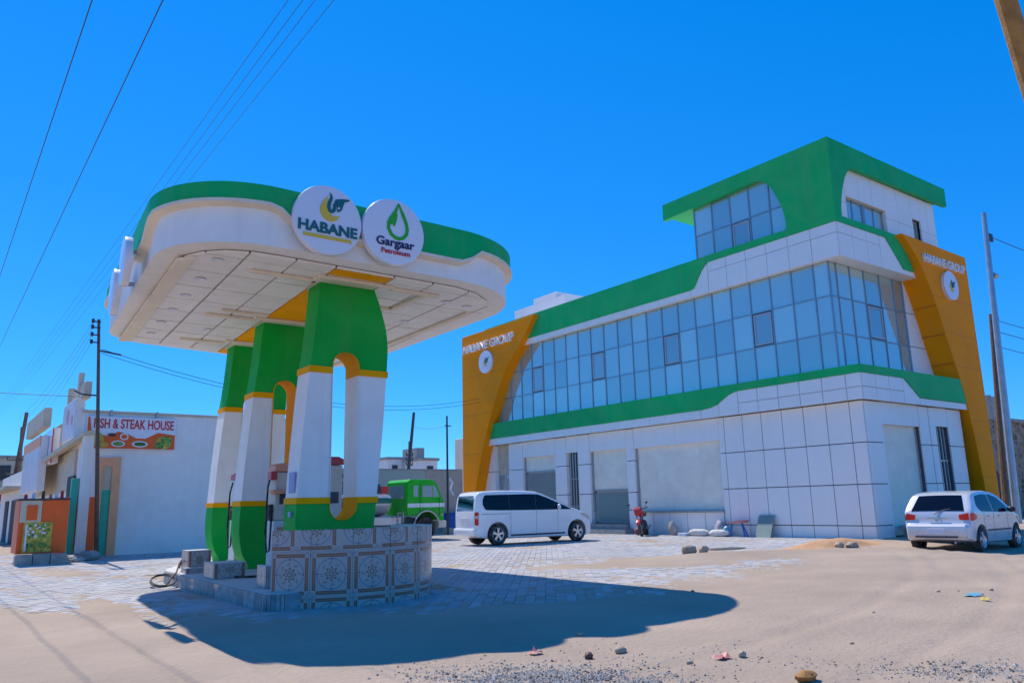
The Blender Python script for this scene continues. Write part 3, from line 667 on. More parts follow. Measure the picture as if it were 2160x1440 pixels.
for x, y in [(3.39,12.45+1.23*k) for k in range(6)] + [(7.9,12.8+1.9*k) for k in range(4)] + [(8.45,12.9),(4.4,17.6)]:
    xx = x + skew*(y-11.9)
    MB().lathe((xx,y,0), 2, [(ZC-0.05,0.0),(ZC-0.05,0.075),(ZC-0.062,0.10),(ZC-0.070,0.085),(ZC-0.058,0.06),(ZC-0.054,0.0)], 14, closed=False).build('downlight', SIGNW, K, smooth=True)
# green band: its lower edge steps up and down
def zlow(p):
    x, y = p
    if y < 12.8 and x < 8.45: return interp([(3.872, 6.047), (4.0, 6.038), (4.085, 5.979), (4.272, 5.826), (4.426, 5.757), (4.638, 5.74), (7.404, 5.74), (7.574, 5.766), (7.677, 5.86), (7.77, 5.979), (7.915, 6.021), (17.021, 6.021)], x)
    if x < 3.6 and y >= 12.2: return interp([(12.7,6.05),(12.9,5.99),(13.3,5.75),(13.6,5.72),(14.4,5.74),(14.9,6.0),(15.2,6.04),(30,6.04)], y)
    if x > 8.45: return interp([(13.3,6.02),(13.8,5.74),(19.6,5.74)], y)
    return 5.82
GO = offset(OUT, 0.11); n = len(OUT); mb = MB(); vs = []
ZT = 6.335
INNER = offset(OUT, -0.25)
for i in range(n):
    zl = zlow(OUT[i]); vs += [(*OUT[i], zl), (*GO[i], zl), (*GO[i], ZT), (*INNER[i], ZT), (*INNER[i], 6.15)]
fs = [(i*5+j, ((i+1)%n)*5+j, ((i+1)%n)*5+(j+1)%5, i*5+(j+1)%5) for i in range(n) for j in range(5)]
mi = [(1 if j == 0 else 0) for i in range(n) for j in range(5)]  # underside faces in cream: bounced light put into the colour
mb.v = vs; mb.f = fs; mb.m = mi
mb.build('green_fascia', [GREEN, CREAM], K, smooth=True, angle=30)
# thin strip under the green band, its cream paints the bounce-lit underside
mb = MB(); vs = []
E1 = offset(OUT, 0.115); E2 = offset(OUT, 0.14)
for i in range(n):
    zl = zlow(OUT[i]); vs += [(*OUT[i], zl-0.08), (*E2[i], zl-0.04), (*E2[i], zl+0.012), (*E1[i], zl+0.012), (*E1[i], zl-0.002), (*OUT[i], zl-0.002)]
mb.v = vs; mb.f = [(i*6+j, ((i+1)%n)*6+j, ((i+1)%n)*6+(j+1)%6, i*6+(j+1)%6) for i in range(n) for j in range(6)]; mb.m = [0]*len(mb.f)
mb.build('bounce_lit_strip', CREAM, K, smooth=True, angle=30)

def disc_sign(F, r, label):
    s = thing('round_sign', label, 'sign', F.translation)
    d = MB(); N = 56; prof = [(0.0, r*0.985), (0.085, r), (0.115, r*0.985), (0.12, r*0.955)]
    vs = [F @ Vector((rr*math.cos(2*math.pi*i/N), rr*math.sin(2*math.pi*i/N), w)) for w, rr in prof for i in range(N)]
    fs = [tuple(range(N))] + [(k*N+i, k*N+(i+1)%N, (k+1)*N+(i+1)%N, (k+1)*N+i) for k in range(3) for i in range(N)] + [tuple(range(3*N, 4*N))]
    d.add(vs, fs); d.build('sign_box', SIGNW, s, smooth=True, angle=30)
    return s
F1 = facing('-y', (4.78, 11.37, 5.92)); s1 = disc_sign(F1, 0.583, 'round white sign on the canopy edge lettered HABANE under a fuel nozzle emblem')
Fs = F1.copy(); Fs.translation = F1 @ Vector((0, 0, 0.122)); emblem(Fs, 0.583, s1)
r = 0.583
text('HABANE', Fs, -.86*r, .86*r, -.41*r, -.10*r, TEAL, s1, depth=0.014, bold=0.032)
mb = MB(); flat([(-.70*r,-.56*r),(.70*r,-.56*r),(.66*r,-.47*r),(-.72*r,-.47*r)], Fs, 0, 0.012, mb); mb.build('underline', YEL2, s1)
F2 = facing('-y', (5.975, 11.40, 5.96)); s2 = disc_sign(F2, 0.587, 'round white sign on the canopy edge lettered Gargaar under a green drop emblem')
Fs = F2.copy(); Fs.translation = F2 @ Vector((0.02, 0, 0.122)); r = 0.587
dr = [(.10,.88),(.0,.62),(-.14,.42),(-.22,.25),(-.22,.08),(-.14,-.08),(0,-.17),(.12,-.19),(.26,-.14),(.36,-.02),(.39,.14),(.35,.33),(.25,.55),(.10,.88)]
mb = MB(); strip([(a*r, b*r) for a, b in dr], [.02]+[.10*r]*12+[.02], Fs, 0, 0.012, mb)
flat([(a*r,b*r) for a, b in [(-.20,.28),(-.08,.44),(.03,.60),(.06,.52),(.03,.34),(-.01,.20),(-.05,.16),(-.09,.24),(-.14,.20)]], Fs, 0.001, 0.014, mb); mb.build('drop_emblem', LEAF, s2)
text('Gargaar', Fs, -.60*r, .62*r, -.53*r, -.20*r, NAVY, s2, depth=0.014, bold=0.018)
text('Petroleum', Fs, -.44*r, .48*r, -.68*r, -.53*r, REDP, s2, depth=0.014, bold=0.012)
for (yy, zz, lab) in ((13.9, 5.52, 'round sign seen edge on at the left end of the canopy, nearer of the two'), (15.1, 5.28, 'round sign seen edge on at the left end of the canopy, farther of the two')):
    disc_sign(Matrix.Translation((2.40+0.055*(yy-13.9), yy, zz)) @ Matrix.Rotation(math.radians(-4), 4, 'Z') @ facing('-x', (0, 0, 0)), 0.42, lab)
    MB().box(2.40+0.055*(yy-13.9), 2.70, yy-.03, yy+.03, zz+.15, zz+.22).build('sign_bracket', STEEL, bpy.data.objects['round_sign.002' if yy < 14 else 'round_sign.003'])

# pillars
LP = [(0.319, 5.209), (0.506, 5.089), (0.719, 5.03), (0.974, 5.0), (1.23, 4.996), (1.485, 5.009), (2.336, 5.055), (3.357, 5.132), (3.834, 5.179), (4.464, 5.251), (5.417, 5.319)]
RP = [(0.319, 6.196), (0.506, 6.315), (0.719, 6.374), (1.06, 6.426), (1.485, 6.464), (1.996, 6.511), (2.847, 6.587), (3.783, 6.647), (4.234, 6.668), (4.464, 6.651), (4.677, 6.617), (4.889, 6.553), (5.111, 6.481), (5.417, 6.349)]
S0, S1 = 1.196, 4.123; SLC = [(1.196, 5.821), (1.485, 5.838), (4.123, 5.838)]
def slot_half(z):
    r = 0.256
    if z < S0+r: return math.sqrt(max(0, r*r-(S0+r-z)**2))
    if z > S1-r: return math.sqrt(max(0, r*r-(z-S1+r)**2))
    return r
def section(z0, z1, D, proud=0.0, n=14):
    mb = MB(); zs = sorted(set([z0, z1] + [z0+(z1-z0)*i/n for i in range(n+1)] + [z for z in (S0, S0+.05, S0+.1, S0+.2, S1-.2, S1-.1, S1-.05, S1) if z0 < z < z1]))
    y0, y1 = -proud, D+proud
    def prof(z): return interp(LP, z)-proud, interp(RP, z)+proud
    for a, b in zip(zs, zs[1:]):
        la, ra = prof(a); lb, rb = prof(b); mid = (a+b)/2
        if S0 <= mid <= S1:
            ha, hb = slot_half(min(max(a,S0),S1)), slot_half(min(max(b,S0),S1)); ca_, cb_ = interp(SLC, a), interp(SLC, b)
            for y, in ((y0,),(y1,)):
                mb.add([(la,y,a),(ca_-ha,y,a),(cb_-hb,y,b),(lb,y,b)], [(0,1,2,3)]); mb.add([(ca_+ha,y,a),(ra,y,a),(rb,y,b),(cb_+hb,y,b)], [(0,1,2,3)])
        else:
            for y in (y0, y1): mb.add([(la,y,a),(ra,y,a),(rb,y,b),(lb,y,b)], [(0,1,2,3)])
        mb.add([(la,y0,a),(la,y1,a),(lb,y1,b),(lb,y0,b)], [(0,1,2,3)]); mb.add([(ra,y0,a),(ra,y1,a),(rb,y1,b),(rb,y0,b)], [(0,1,2,3)])
    for z in (z0, z1):
        l, r_ = prof(z)
        if S0 < z < S1:
            h = slot_half(z); c = interp(SLC, z)
            mb.add([(l,y0,z),(c-h,y0,z),(c-h,y1,z),(l,y1,z)], [(0,1,2,3)]); mb.add([(c+h,y0,z),(r_,y0,z),(r_,y1,z),(c+h,y1,z)], [(0,1,2,3)])
        else: mb.add([(l,y0,z),(r_,y0,z),(r_,y1,z),(l,y1,z)], [(0,1,2,3)])
    return mb
def slot_lining(z0, z1, D, n=16):
    mb = MB(); t = 0.012; zs = [z0+(z1-z0)*i/n for i in range(n+1)]
    if z0 <= S0+.01: zs = sorted(zs + [S0+.004, S0+.015, S0+.035, S0+.07])
    if z1 >= S1-.01: zs = sorted(zs + [S1-.004, S1-.015, S1-.035, S1-.07])
    for sgn in (-1, 1):
        for a, b in zip(zs, zs[1:]):
            xa = interp(SLC, a)+sgn*(slot_half(a)-t if slot_half(a) > t else 0); xb = interp(SLC, b)+sgn*(slot_half(b)-t if slot_half(b) > t else 0)
            mb.add([(xa,-0.015,a),(xa,D+.015,a),(xb,D+.015,b),(xb,-0.015,b)], [(0,1,2,3)])
            oa = interp(SLC, a)+sgn*(slot_half(a)+.004); ob = interp(SLC, b)+sgn*(slot_half(b)+.004)
            mb.add([(xa,-0.015,a),(oa,-0.015,a),(ob,-0.015,b),(xb,-0.015,b)], [(0,1,2,3)])
    return mb
def shift(mb, dx, dy): mb.v = [(x+dx, y+dy, z) for x, y, z in mb.v]; return mb
PD = 0.53
for dx, y, lab, allyel in ((0.0, 12.80, 'slotted green and white canopy pillar rising behind the tiled curved wall', False),
                   (0.213, 16.34, 'slotted green and white canopy pillar in the middle of the row, rounded foot on the island', True),
                   (0.443, 19.06, 'slotted green and white canopy pillar farthest back in the row', False)):
    p = thing('canopy_pillar', lab, 'pillar', (5.83+dx, y+PD/2, 0.24), 0, 'canopy pillars')
    shift(section(0.235, 1.485, PD), dx, y).build('pillar_foot', GREEND, p, smooth=True, angle=30, recalc=False)
    shift(section(1.485, 1.587, PD, 0.02), dx, y).build('pillar_stripe', YELLOW, p, recalc=False)
    shift(section(1.587, 3.723, PD), dx, y).build('pillar_shaft', WHITEP, p, recalc=False)
    shift(section(3.723, 3.834, PD, 0.02), dx, y).build('pillar_stripe', YELLOW, p, recalc=False)
    shift(section(3.834, 5.36, PD), dx, y).build('pillar_head', GREEND, p, smooth=True, angle=30, recalc=False)
    shift(slot_lining(S0, 1.587, PD), dx, y).build('slot_lining', YELLOW, p, recalc=False)
    shift(slot_lining(1.587, 3.723, PD), dx, y).build('slot_lining', YELLOW if allyel else WHITEP, p, recalc=False)
    shift(slot_lining(3.723, S1, PD), dx, y).build('slot_lining', YELLOW, p, recalc=False)
    if not allyel and y < 14:
        q = MB(); q.box(4.995, 5.02, 12.9, 13.15, 1.67, 2.01).box(4.96, 4.992, 12.95, 13.05, 1.27, 1.36); q.build('notice', mat('notice_blue', (0.35,0.40,0.62)), p)

# ------------------------------------------------------------------ pump island, tiled bow wall, step blocks, dispensers
isl = thing('pump_island', 'low raised pump island with tiled edge under the canopy', 'island', (5.6, 15, 0))
IP = densify(fillet([(4.03,11.25,0.25),(4.75,11.3,0.2),(7.12,12.5,0.3),(7.35,20.3,0.8),(5.2,20.2,0.5),(4.08,17.6,0.4)], 6), 0.3)
MB().prism(offset(IP, -0.012), 2, -0.1, 0.225).build('island_core', CONC, isl)
MB().prism(offset(IP, -0.03), 2, 0.226, 0.24).build('island_deck', mat('island_deck', (0.50,0.50,0.50), 0.6, var=0.12, dirt=DUST, dirt_amt=0.5), isl)
TILEM = bpy.data.materials.new('medallion_tile'); TILEM.use_nodes = True
def tile_material(m):
    """flat glazed print in the tile's own UV: medallion, ring, flower, beaded brown borders, corner rosettes"""
    N = m.node_tree; L = N.links; b = N.nodes['Principled BSDF']; b.inputs['Roughness'].default_value = 0.25; b.inputs['Coat Weight'].default_value = 0.2
    uv = N.nodes.new('ShaderNodeUVMap'); sp = N.nodes.new('ShaderNodeSeparateXYZ'); L.new(uv.outputs[0], sp.inputs[0])
    def M(op, a, b_=None, c=None):
        n = N.nodes.new('ShaderNodeMath'); n.operation = op
        for i, v in enumerate((a, b_, c)):
            if v is None: continue
            if isinstance(v, (int, float)): n.inputs[i].default_value = v
            else: L.new(v, n.inputs[i])
        return n.outputs[0]
    u, v = sp.outputs[0], sp.outputs[1]
    x = M('SUBTRACT', u, 0.5); y = M('SUBTRACT', v, 0.5)
    ax, ay = M('ABSOLUTE', x), M('ABSOLUTE', y); r = M('SQRT', M('ADD', M('MULTIPLY', x, x), M('MULTIPLY', y, y))); th = M('ARCTAN2', y, x)
    def band(val, c, w): return M('LESS_THAN', M('ABSOLUTE', M('SUBTRACT', val, c)), w)
    def AND(a, b_): return M('MULTIPLY', a, b_)
    mxv = M('MAXIMUM', ax, ay); mnv = M('MINIMUM', ax, ay)
    ring = band(r, 0.345, 0.014)
    pet = M('MULTIPLY', M('COSINE', M('MULTIPLY', th, 8)), 0.035)
    star = AND(M('LESS_THAN', r, M('ADD', pet, 0.135)), M('GREATER_THAN', r, M('ADD', pet, 0.095)))
    hub = band(r, 0.045, 0.014)
    leaf = AND(M('GREATER_THAN', M('COSINE', M('ADD', M('MULTIPLY', th, 8), M('MULTIPLY', r, 22))), 0.35), band(r, 0.235, 0.040))
    leaf = AND(leaf, M('GREATER_THAN', M('SINE', M('MULTIPLY', th, 40)), -0.2))
    dots = AND(M('GREATER_THAN', M('COSINE', M('MULTIPLY', th, 4)), 0.985), band(r, 0.335, 0.03))
    brown = AND(band(mxv, 0.420, 0.042), M('LESS_THAN', mnv, 0.37))
    along = M('ADD', AND(u, M('GREATER_THAN', ay, ax)), AND(v, M('GREATER_THAN', ax, ay)))
    bead = AND(brown, AND(M('GREATER_THAN', M('SINE', M('MULTIPLY', along, 110)), 0.1), band(mxv, 0.420, 0.018)))
    cx = M('SUBTRACT', ax, 0.5); cy_ = M('SUBTRACT', ay, 0.5); cr = M('SQRT', M('ADD', M('MULTIPLY', cx, cx), M('MULTIPLY', cy_, cy_)))
    corner = M('MAXIMUM', band(cr, 0.055, 0.012), band(cr, 0.10, 0.008))
    tc = N.nodes.new('ShaderNodeNewGeometry'); no = N.nodes.new('ShaderNodeTexNoise'); no.inputs['Scale'].default_value = 6; no.inputs['Detail'].default_value = 6; L.new(tc.outputs['Position'], no.inputs['Vector'])
    def mixc(fac, a, bcol):
        n = N.nodes.new('ShaderNodeMix'); n.data_type = 'RGBA'; L.new(fac, n.inputs[0])
        if isinstance(a, tuple): n.inputs[6].default_value = (*a, 1)
        else: L.new(a, n.inputs[6])
        n.inputs[7].default_value = (*bcol, 1); return n.outputs[2]
    c = mixc(M('MULTIPLY', no.outputs['Fac'], 0.5), (0.62, 0.48, 0.43), (0.40, 0.27, 0.21))
    c = mixc(ring, c, (0.24, 0.26, 0.32)); c = mixc(star, c, (0.14, 0.10, 0.07)); c = mixc(hub, c, (0.2, 0.16, 0.1)); c = mixc(leaf, c, (0.24, 0.20, 0.17)); c = mixc(dots, c, (0.10, 0.11, 0.16))
    c = mixc(brown, c, (0.33, 0.10, 0.06)); c = mixc(bead, c, (0.50, 0.27, 0.18)); c = mixc(corner, c, (0.34, 0.27, 0.23))
    L.new(c, b.inputs['Base Color'])
tile_material(TILEM)
KERBT = mat('kerb_tile_shade_tone', (0.30, 0.28, 0.28), 0.5, var=0.35, scale=7, dirt=DUST, dirt_amt=0.4)  # tile grey set darker so shade on the kerb is in the colour
def tile_quad(name, parent, P, uv, nrm, thick=0.012, m=None):
    """one glazed tile: four corner points, outward normal"""
    off = OFF[parent.name]; nrm = Vector(nrm); f = [Vector(p) + nrm*thick - off for p in P]; b = [Vector(p) - off for p in P]
    me = bpy.data.meshes.new(name); me.from_pydata([tuple(q) for q in f+b], [], [(0,1,2,3),(0,4,5,1),(1,5,6,2),(2,6,7,3),(3,7,4,0)])
    l = me.uv_layers.new(name='UVMap')
    for poly in me.polygons:
        for li in poly.loop_indices:
            vi = me.loops[li].vertex_index % 4; l.data[li].uv = uv[vi]
    me.materials.append(m or TILEM); o = bpy.data.objects.new(name, me); COL.objects.link(o); o.parent = parent; return o
TW = thing('tiled_wall', 'curved low wall clad in patterned medallion tiles at the tip of the pump island', 'wall', (5.55, 12.6, 0))
CXW, CYW, RW = 5.55, 12.6, 1.66
arc = lambda deg, r: (CXW + r*math.cos(math.radians(deg)), CYW + r*math.sin(math.radians(deg)))
a0, a1 = -144.5, 22.0
po_ = [arc(a0 + (a1-a0)*i/40, RW-0.012) for i in range(41)] + [arc(a1 + (a0-a1)*i/40, RW-0.16) for i in range(41)]
MB().prism(po_, 2, -0.15, 1.088).build('wall_core', WHITEP, TW)
step = 20.8
for k in range(8):
    b0 = a0 + k*step + 0.18; b1 = a0 + (k+1)*step - 0.18
    nsub = 1
    for (z0, z1, v0, v1, du) in ((-0.12, 0.158, 0.50, 1.0, 0.0), (0.164, 0.786, 0.0, 1.0, 0.0), (0.792, 1.10, 0.0, 0.5, 0.37)):
        # each tile follows the curve in three facets joined in one mesh
        segs = 4; off = OFF[TW.name]; vsx = []; uvx = []
        for s_ in range(segs+1):
            t = s_/segs; dg = b0 + (b1-b0)*t; fx, fy = arc(dg, RW+0.002+0.004*((k*7+int(z0*10)) % 3)); bx, by = arc(dg, RW-0.012)
            for (px, py) in ((fx, fy), (bx, by)):
                for z, vv in ((z0, v0), (z1, v1)): vsx.append((px-off.x, py-off.y, z-off.z)); uvx.append(((t+du) % 1.0001 if du and t+du <= 1 else (t+du-1 if du else t), vv))
        fsx = []
        for s_ in range(segs):
            i = s_*4; fsx += [(i, i+4, i+5, i+1), (i+1, i+5, i+7, i+3), (i, i+2, i+6, i+4)]
        fsx += [(0,1,3,2), (segs*4, segs*4+2, segs*4+3, segs*4+1)]
        me = bpy.data.meshes.new('tile'); me.from_pydata(vsx, [], fsx); l = me.uv_layers.new(name='UVMap')
        for poly in me.polygons:
            ids = [me.loops[li].vertex_index for li in poly.loop_indices]; us = [uvx[q][0] for q in ids]
            for li in poly.loop_indices:
                q = me.loops[li].vertex_index; uu = uvx[q][0]
                if max(us)-min(us) > 0.6 and uu < 0.5: uu += 1.0
                l.data[li].uv = (uu, uvx[q][1])
        me.materials.append(TILEM); o = bpy.data.objects.new('tile', me); COL.objects.link(o); o.parent = TW
def tiled_block(x0, x1, y0, y1, z0, z1, label, tilew=0.5):
    t = thing('tiled_step', label, 'step', ((x0+x1)/2, (y0+y1)/2, z0))
    MB().box(x0+.012, x1-.012, y0+.012, y1-.012, z0, z1-.003).build('block_core', CONC, t)
    pbox('top_slab', mat('top_slab', (0.60,0.59,0.57), 0.4, var=0.06, dirt=DUST, dirt_amt=0.3), t, x0, x1, y0, y1, z1-.002, z1+.012)
    n = max(1, round((x1-x0)/tilew))
    for k in range(n):
        a, b = x0+(x1-x0)*k/n+.004, x0+(x1-x0)*(k+1)/n-.004
        tile_quad('tile', t, [(a,y0+.012,z0),(b,y0+.012,z0),(b,y0+.012,z1-.004),(a,y0+.012,z1-.004)], [(0,0.1),(1,0.1),(1,0.8),(0,0.8)], (0,-1,0))
    n = max(1, round((y1-y0)/tilew))
    for k in range(n):
        a, b = y0+(y1-y0)*k/n+.004, y0+(y1-y0)*(k+1)/n-.004
        tile_quad('tile', t, [(x0+.012,b,z0),(x0+.012,a,z0),(x0+.012,a,z1-.004),(x0+.012,b,z1-.004)], [(0,0.1),(1,0.1),(1,0.8),(0,0.8)], (-1,0,0))
    return t
tiled_block(4.30, 4.74, 16.5, 17.0, 0.24, 0.64, 'tall tiled step block on the island beside the black hose coil')
tiled_block(4.20, 4.74, 16.25, 16.48, 0.24, 0.33, 'thin tiled slab at the foot of the tall step block')
tiled_block(4.20, 4.76, 14.45, 15.05, 0.24, 0.50, 'low tiled step block on the island in front of the middle pillar')
tiled_block(4.29, 4.38, 12.1, 12.5, 0.24, 0.56, 'small tiled block left of the curved wall')
tiled_block(7.20, 7.52, 12.75, 13.2, 0.0, 0.34, 'small tiled block against the right end of the curved wall')
n = len(IP)
for i in range(n):
    p, q = IP[i], IP[(i+1) % n]; d = Vector((q[0]-p[0], q[1]-p[1])); L_ = d.length
    if L_ < 0.02: continue
    d.normalize(); nr = (d.y, -d.x, 0)
    if nr[0] > 0.3: continue
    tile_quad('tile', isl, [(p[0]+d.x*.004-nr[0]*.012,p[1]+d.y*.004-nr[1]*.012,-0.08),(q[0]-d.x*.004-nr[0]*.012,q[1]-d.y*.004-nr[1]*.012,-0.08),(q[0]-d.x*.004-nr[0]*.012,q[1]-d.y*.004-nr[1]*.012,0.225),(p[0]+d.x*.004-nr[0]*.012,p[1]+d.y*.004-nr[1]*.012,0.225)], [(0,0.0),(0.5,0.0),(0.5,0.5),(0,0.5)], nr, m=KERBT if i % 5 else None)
# black hose lying by the blocks
mb = MB(); pts = []
for i in range(48):
    t = i/47*2*math.pi*1.7; pts.append((3.86+0.20*math.cos(t)+0.03*i/47, 16.55+0.45*math.sin(t), 0.03+0.16*(0.5+0.5*math.sin(t+0.6))+0.006*i/10))
mb.tube(pts, 0.016, 6); mb.tube([pts[-1],(4.1,16.5,0.27),(4.2,16.75,0.40),(4.27,16.9,0.45),(4.3,17.1,0.30)], 0.016, 6)
tag(mb.build('fuel_hose', BLACK, smooth=True), 'black hose coiled at the island edge beside the tall tiled step block', 'hose')
mb = MB(); mb.tube([(4.55,14.40,0.262),(4.8,14.25,0.262),(5.1,14.3,0.262),(5.3,14.7,0.264),(5.4,15.2,0.28)], 0.022, 6)
tag(mb.build('fuel_hose', BLACK, smooth=True), 'black hose lying along the low tiled block in front of the middle pillar', 'hose')
PUMPW = mat('pump_white', (0.66,0.66,0.66), 0.35, var=0.04, dirt=DUST, dirt_amt=0.2); PUMPO = mat('pump_orange', (0.75,0.28,0.16), 0.4, var=0.05); PUMPR = mat('pump_red', (0.50,0.03,0.035), 0.35, var=0.05)
PUMPC = mat('pump_cream', (0.62,0.52,0.42), 0.4, var=0.05)
def dispenser(x, y, label, top, body, hi, w=0.5, trim=None):
    d = thing('fuel_dispenser', label, 'fuel pump', (x, y, 0.24), 0, 'fuel dispensers on the island'); h = w/2
    MB().box(x-h, x+h, y-.22, y+.22, 0.24, 0.36).build('plinth', CONC, d)
    MB().box(x-h+.02, x+h-.02, y-.19, y+.19, 0.36, 1.20).build('lower_cabinet', PUMPW, d, bevel=0.015)
    MB().box(x-h+.02, x+h-.02, y-.20, y+.20, 1.21, hi-0.17).build('display_cabinet', body, d, bevel=0.015)
    pbox('display', DARKM, d, x-h*.6, x+h*.6, y-.207, y-.199, 1.50, 1.72); pbox('keypad', STEEL, d, x-h*.3, x+h*.3, y-.207, y-.199, 1.30, 1.44)
    pbox('lower_badge', PUMPO, d, x-h*.7, x+h*.7, y-.199, y-.19, 0.85, 1.08)
    MB().prism([(x-h,hi-.16),(x+h,hi-.16),(x+h,hi-.05),(x+h*.55,hi),(x-h*.55,hi),(x-h,hi-.05)], 1, y-.22, y+.22).build('header', top, d, bevel=0.012)
    for sgn in (-1, 1):
        px = x+sgn*(h+.01)
        MB().box(px-.035, px+.035, y-.10, y+.04, 1.20, 1.50).build('nozzle_boot', BLACK, d)
        MB().tube([(px+sgn*.03,y-.1,1.44),(px+sgn*.04,y-.19,1.40),(px+sgn*.04,y-.22,1.22)], 0.026, 6).build('nozzle', BLACK, d, smooth=True)
        MB().tube([(px,y,hi-.22),(px+sgn*.07,y-.06,hi-.45),(px+sgn*.11,y-.12,1.0),(px+sgn*.09,y-.17,0.62),(px+sgn*.05,y-.2,0.66),(px+sgn*.04,y-.22,1.22)], 0.018, 6).build('hose', BLACK, d, smooth=True)
    return d
d1 = dispenser(5.60, 15.0, 'fuel dispenser with orange domed header seen left of the nearest pillar', PUMPO, PUMPC, 2.27)
MB().box(5.24, 5.36, 14.7, 14.9, 1.95, 2.11).build('price_box', PUMPR, d1, bevel=0.008)
MB().prism([(5.22,1.76),(5.30,1.68),(5.85,1.73),(5.85,1.79)], 1, 14.55, 14.78).build('tray', PUMPO, d1)
d2 = dispenser(6.50, 15.0, 'fuel dispenser with red display head seen through the slot of the nearest pillar', PUMPR, PUMPC, 2.41)
d3 = dispenser(5.72, 17.7, 'fuel dispenser with small red head between the middle and farthest pillars', PUMPR, PUMPW, 2.22)

# ------------------------------------------------------------------ vehicles
class Body:
    """car body as a stack of cross sections along x (rear at 0), half width w(x, z)"""
    def __init__(s, L, top, bot, half, belt, tum, endr, rr=0.09):
        s.L, s.top, s.bot, s.half, s.belt, s.tum, s.endr, s.rr = L, top, bot, half, belt, tum, endr, rr
    def zt(s, x): return interp(s.top, x)
    def zb(s, x): return interp(s.bot, x)
    def wb(s, x):
        e0, e1, d = s.endr; q = s.half
        if x < e0: q -= d*(1-math.sqrt(max(0, 1-((e0-x)/e0)**2)))
        if x > s.L-e1: q -= 1.8*d*(1-math.sqrt(max(0, 1-((x-s.L+e1)/e1)**2)))
        return q
    def w(s, x, z):
        q = s.wb(x)
        if z > s.belt: q *= 1 - s.tum*((z-s.belt)/(s.roof-s.belt))**1.15
        else:
            t = (s.belt-z)/s.belt; q *= 1 - 0.10*max(0, t-0.35)**1.4*1.8 - 0.012*math.sin(math.pi*min(1, t*1.6))
        return q
    def mesh(s, n=90, m=12):
        s.roof = max(z for _, z in s.top); xs = sorted(set([s.L*i/n for i in range(n+1)] + [x for x, _ in s.top] + [s.L*0.004, s.L*0.012, s.L*0.988, s.L*0.996]))
        xs = [x for x in xs if 0 <= x <= s.L]; vs = []; rings = []
        for x in xs:
            a, b = s.zb(x), s.zt(x); r = min(s.rr, (b-a)*0.4); pts = [(0, a), (s.w(x, a)*0.93, a)]
            for i in range(m+1):
                z = a+0.03 + (b-r-a-0.03)*i/m; pts.append((s.w(x, z), z))
            ws = s.w(x, b-r)
            for i in range(1, 6):
                t = i/5*math.pi/2; pts.append((ws - r*1.6*(1-math.cos(t)), b-r+r*0.9*math.sin(t)))
            wi = ws-1.6*r
            for i in range(1, 5): pts.append((wi*(1-i/4), b-0.1*r + 0.1*r*(1-(1-i/4)**2)))
            full = [(y, z) for y, z in pts] + [(-y, z) for y, z in reversed(pts[1:-1])]
            rings.append(len(full)); vs += [(x, y, z) for y, z in full]
        k = rings[0]; fs = [(i*k+j, i*k+(j+1)%k, (i+1)*k+(j+1)%k, (i+1)*k+j) for i in range(len(xs)-1) for j in range(k)]
        fs += [tuple(range(k-1, -1, -1)), tuple(range((len(xs)-1)*k, len(xs)*k))]
        mb = MB(); mb.add(vs, fs); return mb
    def side(s, pts_lo, pts_hi, x0, x1, mb, sgn, off=0.006, n=24, m=5, th=0.0):
        vs = []; xs = [x0 + (x1-x0)*i/n for i in range(n+1)]
        for x in xs:
            lo, hi = interp(pts_lo, x), interp(pts_hi, x)
            for j in range(m+1):
                z = lo + (hi-lo)*j/m; vs.append((x, sgn*(s.w(x, z)+off), z))
        mb.add(vs, [(i*(m+1)+j, (i+1)*(m+1)+j, (i+1)*(m+1)+j+1, i*(m+1)+j+1) for i in range(n) for j in range(m)])
    def over(s, x0, x1, hw, mb, off=0.008, n=12, m=8):
        """patch lying on the upper surface between two stations (screens)"""
        vs = []
        for i in range(n+1):
            x = x0+(x1-x0)*i/n; h0 = hw(x) if callable(hw) else hw
            a = (s.zt(min(x+.02, s.L))-s.zt(max(x-.02, 0)))/0.04; nv = Vector((-a, 0, 1)).normalized()
            for j in range(m+1):
                t = -1+2*j/m; y = h0*t; vs.append((x+nv.x*off, y, s.zt(x)+nv.z*off - 0.012*t*t))
        mb.add(vs, [(i*(m+1)+j, (i+1)*(m+1)+j, (i+1)*(m+1)+j+1, i*(m+1)+j+1) for i in range(n) for j in range(m)])
